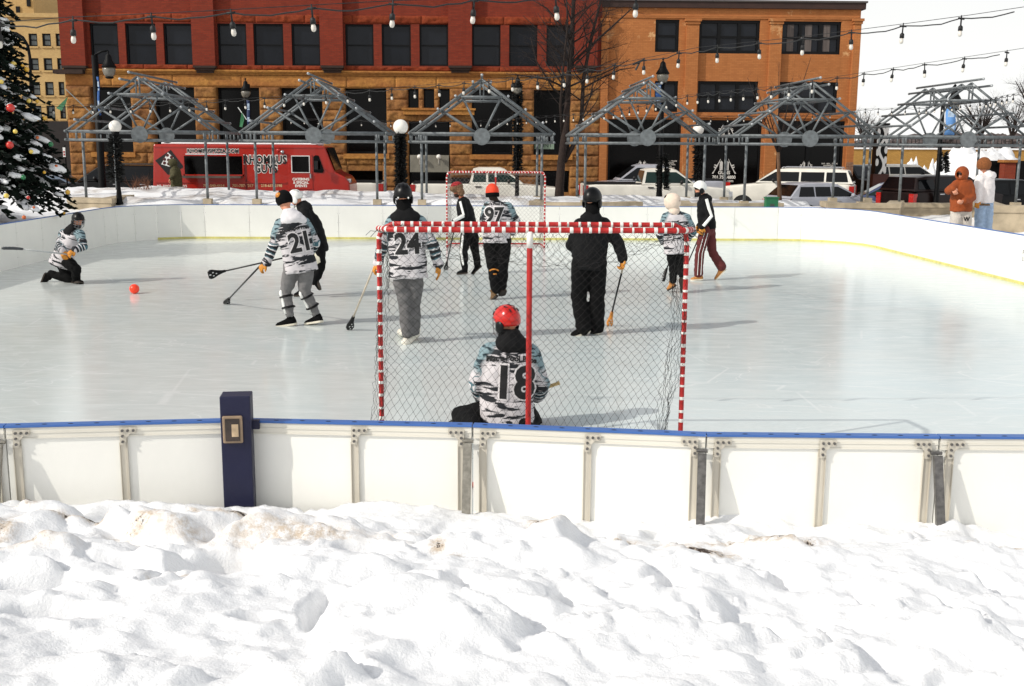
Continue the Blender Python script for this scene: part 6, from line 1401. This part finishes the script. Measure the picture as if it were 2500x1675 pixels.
def lantern(b, g, c, s):
    """acorn lantern: finial, hood, glass"""
    b.lathe((c.x, c.y, c.z), [(.012*s, .62*s), (.05*s, .56*s), (.02*s, .50*s), (.10*s, .42*s), (.12*s, .30*s), (.15*s, .22*s), (.27*s, .02*s), (.25*s, 0)], 14); b.lathe((c.x, c.y, c.z), [(.10*s, -.40*s), (.16*s, -.36*s), (.15*s, -.33*s)], 12)
    g.lathe((c.x, c.y, c.z), [(.22*s, -.004), (.235*s, -.1*s), (.19*s, -.25*s), (.12*s, -.34*s)], 14)
def tall_lamp(label, px, top, Y, heads, gar=None, banner=None, r=.09, seed=2, arm=0):
    c = U(px, top, Y); t = thing('lantern_post', label, 'street lamp', (c.x, Y, -.48), 0, 'black lantern posts'); b = MB(); g = MB()
    b.lathe((c.x, Y, 0), [(r*2.2, -.48), (r*2.2, .3), (r*1.4, .6), (r, 1.), (r*.85, c.z)], 12)
    for hx, hy, s in heads:
        q = U(hx, hy, Y); lantern(b, g, q, s)
        if abs(hx - px) > 6: b.tube([c, c.lerp(q, .5) + Vector((0, 0, .35*s)), q + Vector((0, 0, .6*s))], .035, 8)
    b.build('post', POSTB, t, True); g.build('lantern_glass', LGL, t, True)
    if gar: b = MB(); garland(b, [U(px, gar[0], Y), U(px, gar[1], Y)], gar[2], random.Random(seed), gar[3]); b.build('garland', GAR, t, fixn=False)
    if banner:
        x0, y0, x1, y1, cc = banner; A, C_ = U(x0, y0, Y), U(x1, y1, Y); b = MB(); n = 8; R = []
        for k in range(n+1): z = A.z + (C_.z-A.z)*k/n; dy = .05*sin(k*.9); R.append([(A.x, Y-.12+dy, z), (C_.x, Y-.12+dy, z), (C_.x, Y-.10+dy, z), (A.x, Y-.10+dy, z)])
        b.loft(R); bo_ = b.build('banner', mat('banner_' + cc[0], cc[1], .7, .25, 2), t, True); 
        for f in (.12, .3, .62): z = A.z + (C_.z-A.z)*f; k = f*n; b = MB(); b.b2((A.x + (C_.x-A.x)*.2, Y-.135+.05*sin(k*.9), z-.18), (A.x + (C_.x-A.x)*.85, Y-.125+.05*sin(k*.9), z)); b.build('banner_print', mat('banner_pale', (170, 190, 210), .7, .3, 8), bo_)
        b = MB()
        for z in (A.z+.04, C_.z-.04): b.tube([(c.x, Y, z), (A.x if abs(A.x-c.x) > abs(C_.x-c.x) else C_.x, Y-.11, z)], .02, 6)
        b.build('banner_rod', POSTB, t)
    return t
BB = ('blue', (44, 88, 150)); ND = ('navy', (30, 48, 84))
tall_lamp('tall black lantern post with a blue and white banner before the orange building', 1618, 185, 39.2, [(1618, 181, .92)], (380, 460, .22, 1100), (1600, 203, 1612, 262, BB), .10, 6)
tall_lamp('thick black post with big hanging lantern and blue banner before the stone corner', 231, 135, 39.2, [(266, 165, .95)], None, (238, 188, 249, 282, BB), .13, 7)
tall_lamp('black post with curved arm lantern and dark banner above the food truck window', 606, 205, 46.5, [(600, 222, .85)], None, (603, 245, 613, 312, ND), .08, 8)
tall_lamp('garlanded black lantern post right of the middle pergola', 1264, 205, 37.8, [(1264, 214, .7)], (205, 420, .15, 2100), None, .07, 9)
tall_lamp('black lantern post with a pale blue banner behind the end pergola', 2303, 250, 38.6, [(2330, 245, .9)], (372, 418, .17, 700), (2308, 262, 2327, 330, ('sky', (96, 146, 204))), .08, 10)
t = thing('gooseneck_lamp', 'thin curved gooseneck lamp rising behind the spruce', 'street lamp', (U(74, 300, 33).x, 33, .6)); b = MB(); b.tube([U(76, 480, 33), U(75, 200, 33), U(73, 140, 33), U(68, 112, 33), U(56, 92, 33), U(40, 82, 33), U(22, 80, 33)], .045, 8); b.build('pole', POSTB, t, True)
b = MB(); b.lathe(U(20, 84, 33), [(.05, .05), (.16, -.05), (.18, -.12)], 12); b.build('lamp_shade', POSTB, t, True)
# pennants
for nm, lab, pole, tri in (('pennant', 'green pennant on a thin slanting pole before the tan building', ((160, 217), (226, 280)), ((166, 236), (136, 264), (152, 271), (160, 255))), ('pennant', 'green pennant on a white pole above the food truck', ((581, 262), (602, 292)), ((590, 272), (584, 309), (592, 311), (597, 288)))):
    Y = 31.; t = thing(nm, lab, 'flag', U(*pole[1], Y), 0, 'green pennants'); b = MB(); b.tube([U(*pole[0], Y), U(*pole[1], Y)], .012, 6); b.build('pole', WHP if pole[0][0] > 300 else mat('pole_grey', (130, 140, 140), .5), t)
    b = MB(); b.loft([[U(*p_, Y) + Vector((0, dy + .04*sin(i*2), 0)) for i, p_ in enumerate(tri)] for dy in (-.01, .01)]); b.build('flag', mat('flag_green', (20, 92, 52), .7, .2, 6), t)
t = thing('street_sign', 'small white and red street sign left of the stone corner', 'sign', (U(158, 370, 42).x, 42, -.48)); b = MB(); a = U(158, 355, 42); b.tube([(a.x, 42, -.48), (a.x, 42, a.z)], .03, 8); b.build('pole', POSTB, t)
x0, x1, z0, z1 = rect(155, 360, 161, 383, 42); b = MB(); b.b2((x0, 41.94, z0), (x1, 41.965, z1)); o = b.build('sign_plate', WHP, t); b = MB(); b.b2((x0+.02, 41.93, z0+.05), (x1-.02, 41.938, z0+.12)); b.b2((x0+.02, 41.93, z1-.2), (x1-.02, 41.938, z1-.13)); b.build('sign_print', LAMPR, o)
# ------------------------------------------------------------------ string lights
CABLE = mat('cable_black', (14, 14, 15), .6); BULB = mat('led_bulb', (216, 210, 200), .3, .02, 5, coat=.2)
def strings(label, knots, pitch, sag=.03, wire=True, scale=1.):
    """knots: (px, py, depth); bulbs hang every `pitch` metres"""
    K = [U(x, y, d) for x, y, d in knots]; cum = [0]
    for a, c in zip(K, K[1:]): cum.append(cum[-1] + (c-a).length)
    def P_(s):
        for k in range(len(K)-1):
            if s <= cum[k+1] or k == len(K)-2: return K[k].lerp(K[k+1], (s-cum[k])/(cum[k+1]-cum[k]))
    n = int(cum[-1]/pitch); t = thing('string_lights', label, 'string lights', K[0], 0, 'festoon light strings'); rn = random.Random(n); b = MB(); pts = []; off = pitch*.35
    for i in range(n):
        s0, s1 = off + i*pitch, off + (i+1)*pitch
        if s1 > cum[-1]: break
        for k in range(6): p = P_(s0 + (s1-s0)*k/6); pts.append(p - Vector((0, 0, sag*4*(k/6)*(1-k/6) * rn.uniform(.6, 1.2))))
    b.tube(pts, .0065*scale, 5, caps=False)
    if wire: b.tube([p + Vector((0, 0, .02)) for p in K], .003, 4, caps=False)
    b.build('cable', CABLE, t, True, fixn=False)
    pro = None
    for i in range(n):
        s0 = off + i*pitch
        if s0 > cum[-1]: break
        p = P_(s0)
        if pro is None:
            b = MB(); b.tube([(-.035, 0, -.004), (.035, 0, -.004)], .011, 6); b.tube([(0, 0, .03), (0, 0, 0), (0, 0, -.075)], [.005, .008, .008], 6); b.lathe((0, 0, 0), [(.008, -.07), (.022, -.085), (.024, -.125)], 10); so_ = b.build('socket', CABLE, t, True, world=False)
            b = MB(); b.lathe((0, 0, 0), [(.015, -.1255), (.020, -.15), (.021, -.163), (.016, -.180), (.005, -.186)], 12); b.build('bulb', BULB, so_, True, world=False); pro = so_
        else: so_ = copy_tree(pro, t)
        so_.location = p - W[t].translation; so_.rotation_euler = (rn.uniform(-.08, .08), rn.uniform(-.1, .1), rn.uniform(-.5, .5)); so_.scale = (scale,)*3
strings('nearest festoon light string across the top over the red brick building', [(-60, 66, 8.6), (147, 50, 8.45), (517, 33, 8.35), (893, 12, 8.3), (1285, -6, 8.3), (1560, -16, 8.3), (1800, -30, 8.3)], .60, .035, scale=.92)
strings('festoon light string running from the spruce over the pergola tops up to the sky corner', [(60, 258, 25.5), (172, 258, 25), (433, 252, 23.3), (651, 240, 21.5), (895, 222, 19.6), (1169, 200, 17.6), (1368, 182, 16), (1555, 150, 14.5), (1703, 120, 13.7), (1952, 95, 12.6), (2222, 61, 11.6), (2365, 42, 11.2), (2540, 16, 10.8)], .60, .035)
strings('festoon light string rising from the middle pergola to the sky at the picture edge', [(633, 287, 40), (1000, 298, 37), (1173, 295, 35.5), (1322, 285, 32), (1491, 273, 28), (1682, 233, 23), (1903, 212, 18.6), (2071, 186, 17), (2255, 158, 15.6), (2463, 127, 14.6), (2560, 112, 14.2)], .60, .035)
strings('festoon light string low across the end pergolas before the bare trees', [(1640, 285, 36), (1800, 284, 36), (1960, 280, 35), (2110, 267, 34), (2242, 264, 32), (2397, 246, 28), (2500, 226, 24)], .55, .03)
t = thing('cable_clamp', 'black turnbuckle clamp hanging on the festoon string beside the tall lantern', 'clamp', U(1556, 156, 14.5)); b = MB(); P0 = U(1556, 152, 14.5); b.tube([P0 + Vector((.03, 0, .0)), P0 + Vector((-.02, 0, -.10))], .014, 6); b.tube([P0 + Vector((-.06, 0, -.03)), P0 + Vector((.09, 0, .035))], .016, 6); b.build('clamp_body', CABLE, t)
# scrub twigs by the planters
for px, Y, l in ((345, 35.2, 'dry twiggy shrub in the snow behind the spruce pergola'), (2105, 32.4, 'dry brown twigs in the planter left of the painted pillar')):
    rn = random.Random(int(px)); c = U(px, 470, Y); c.z = bank(c.x, Y) - .05; t = thing('shrub', l, 'shrub', c, 0, 'dry shrubs'); b = MB()
    for k in range(26): a = rn.uniform(0, 2*pi); twig(b, c + Vector((rn.uniform(-.3, .3), rn.uniform(-.2, .2), 0)), Vector((cos(a)*.6, sin(a)*.6, 1)).normalized(), rn.uniform(.3, .6), .008, 1, rn)
    b.build('twigs', mat('dry_twig', (120, 78, 54), .9), t, fixn=False)
# ------------------------------------------------------------------ light
EL, AZ = radians(35), radians(26)          # the sun stands to the left, a little behind the viewer
sd = Vector((-cos(AZ)*cos(EL), -sin(AZ)*cos(EL), sin(EL)))
sun = bpy.data.lights.new('sun', 'SUN'); sun.energy = 3.1; sun.angle = radians(.5); sun.color = (1, .95, .87)
so = bpy.data.objects.new('sun', sun); COL.objects.link(so); so.rotation_euler = sd.to_track_quat('Z', 'Y').to_euler()
wd = bpy.data.worlds.new('World'); S.world = wd; wd.use_nodes = True; N = wd.node_tree.nodes; L = wd.node_tree.links
sk = N.new('ShaderNodeTexSky'); sk.sky_type = 'NISHITA'; sk.sun_disc = False; sk.sun_elevation = EL; sk.sun_rotation = atan2(sd.x, sd.y); sk.dust_density = 3; sk.air_density = 1.; sk.ozone_density = 1.
hs = N.new('ShaderNodeHueSaturation'); hs.inputs['Saturation'].default_value = .6; L.new(sk.outputs[0], hs.inputs['Color'])
# thin bright cloud veil, thickest towards the horizon
tc = N.new('ShaderNodeTexCoord'); sx = N.new('ShaderNodeSeparateXYZ'); L.new(tc.outputs['Generated'], sx.inputs[0])
nz = N.new('ShaderNodeTexNoise'); nz.inputs['Scale'].default_value = 2.2; nz.inputs['Detail'].default_value = 6
mp = N.new('ShaderNodeMapping'); mp.inputs['Scale'].default_value = (1, 1, 3.5); L.new(tc.outputs['Generated'], mp.inputs['Vector']); L.new(mp.outputs[0], nz.inputs['Vector'])
m1 = N.new('ShaderNodeMapRange'); m1.inputs[1].default_value = 0; m1.inputs[2].default_value = .9; m1.inputs[3].default_value = .98; m1.inputs[4].default_value = .2; L.new(sx.outputs[2], m1.inputs[0])
m2 = N.new('ShaderNodeMath'); m2.operation = 'MULTIPLY_ADD'; m2.inputs[1].default_value = .18; m2.inputs[2].default_value = -.09; L.new(nz.outputs['Fac'], m2.inputs[0])
m3 = N.new('ShaderNodeMath'); m3.operation = 'ADD'; m3.use_clamp = True; L.new(m1.outputs[0], m3.inputs[0]); L.new(m2.outputs[0], m3.inputs[1])
mx = N.new('ShaderNodeMix'); mx.data_type = 'RGBA'; L.new(m3.outputs[0], mx.inputs['Factor']); L.new(hs.outputs[0], mx.inputs['A']); mx.inputs['B'].default_value = (8.1, 8.1, 7.95, 1)
L.new(mx.outputs['Result'], N['Background'].inputs['Color']); N['Background'].inputs['Strength'].default_value = .143
S.view_settings.view_transform = 'Standard'; S.view_settings.look = 'None'; S.view_settings.exposure = -.13; S.view_settings.gamma = 1
S.cycles.max_bounces = 6; S.cycles.diffuse_bounces = 3; S.cycles.glossy_bounces = 3; S.cycles.transparent_max_bounces = 6; S.cycles.caustics_reflective = False; S.cycles.caustics_refractive = False; S.cycles.use_denoising = True
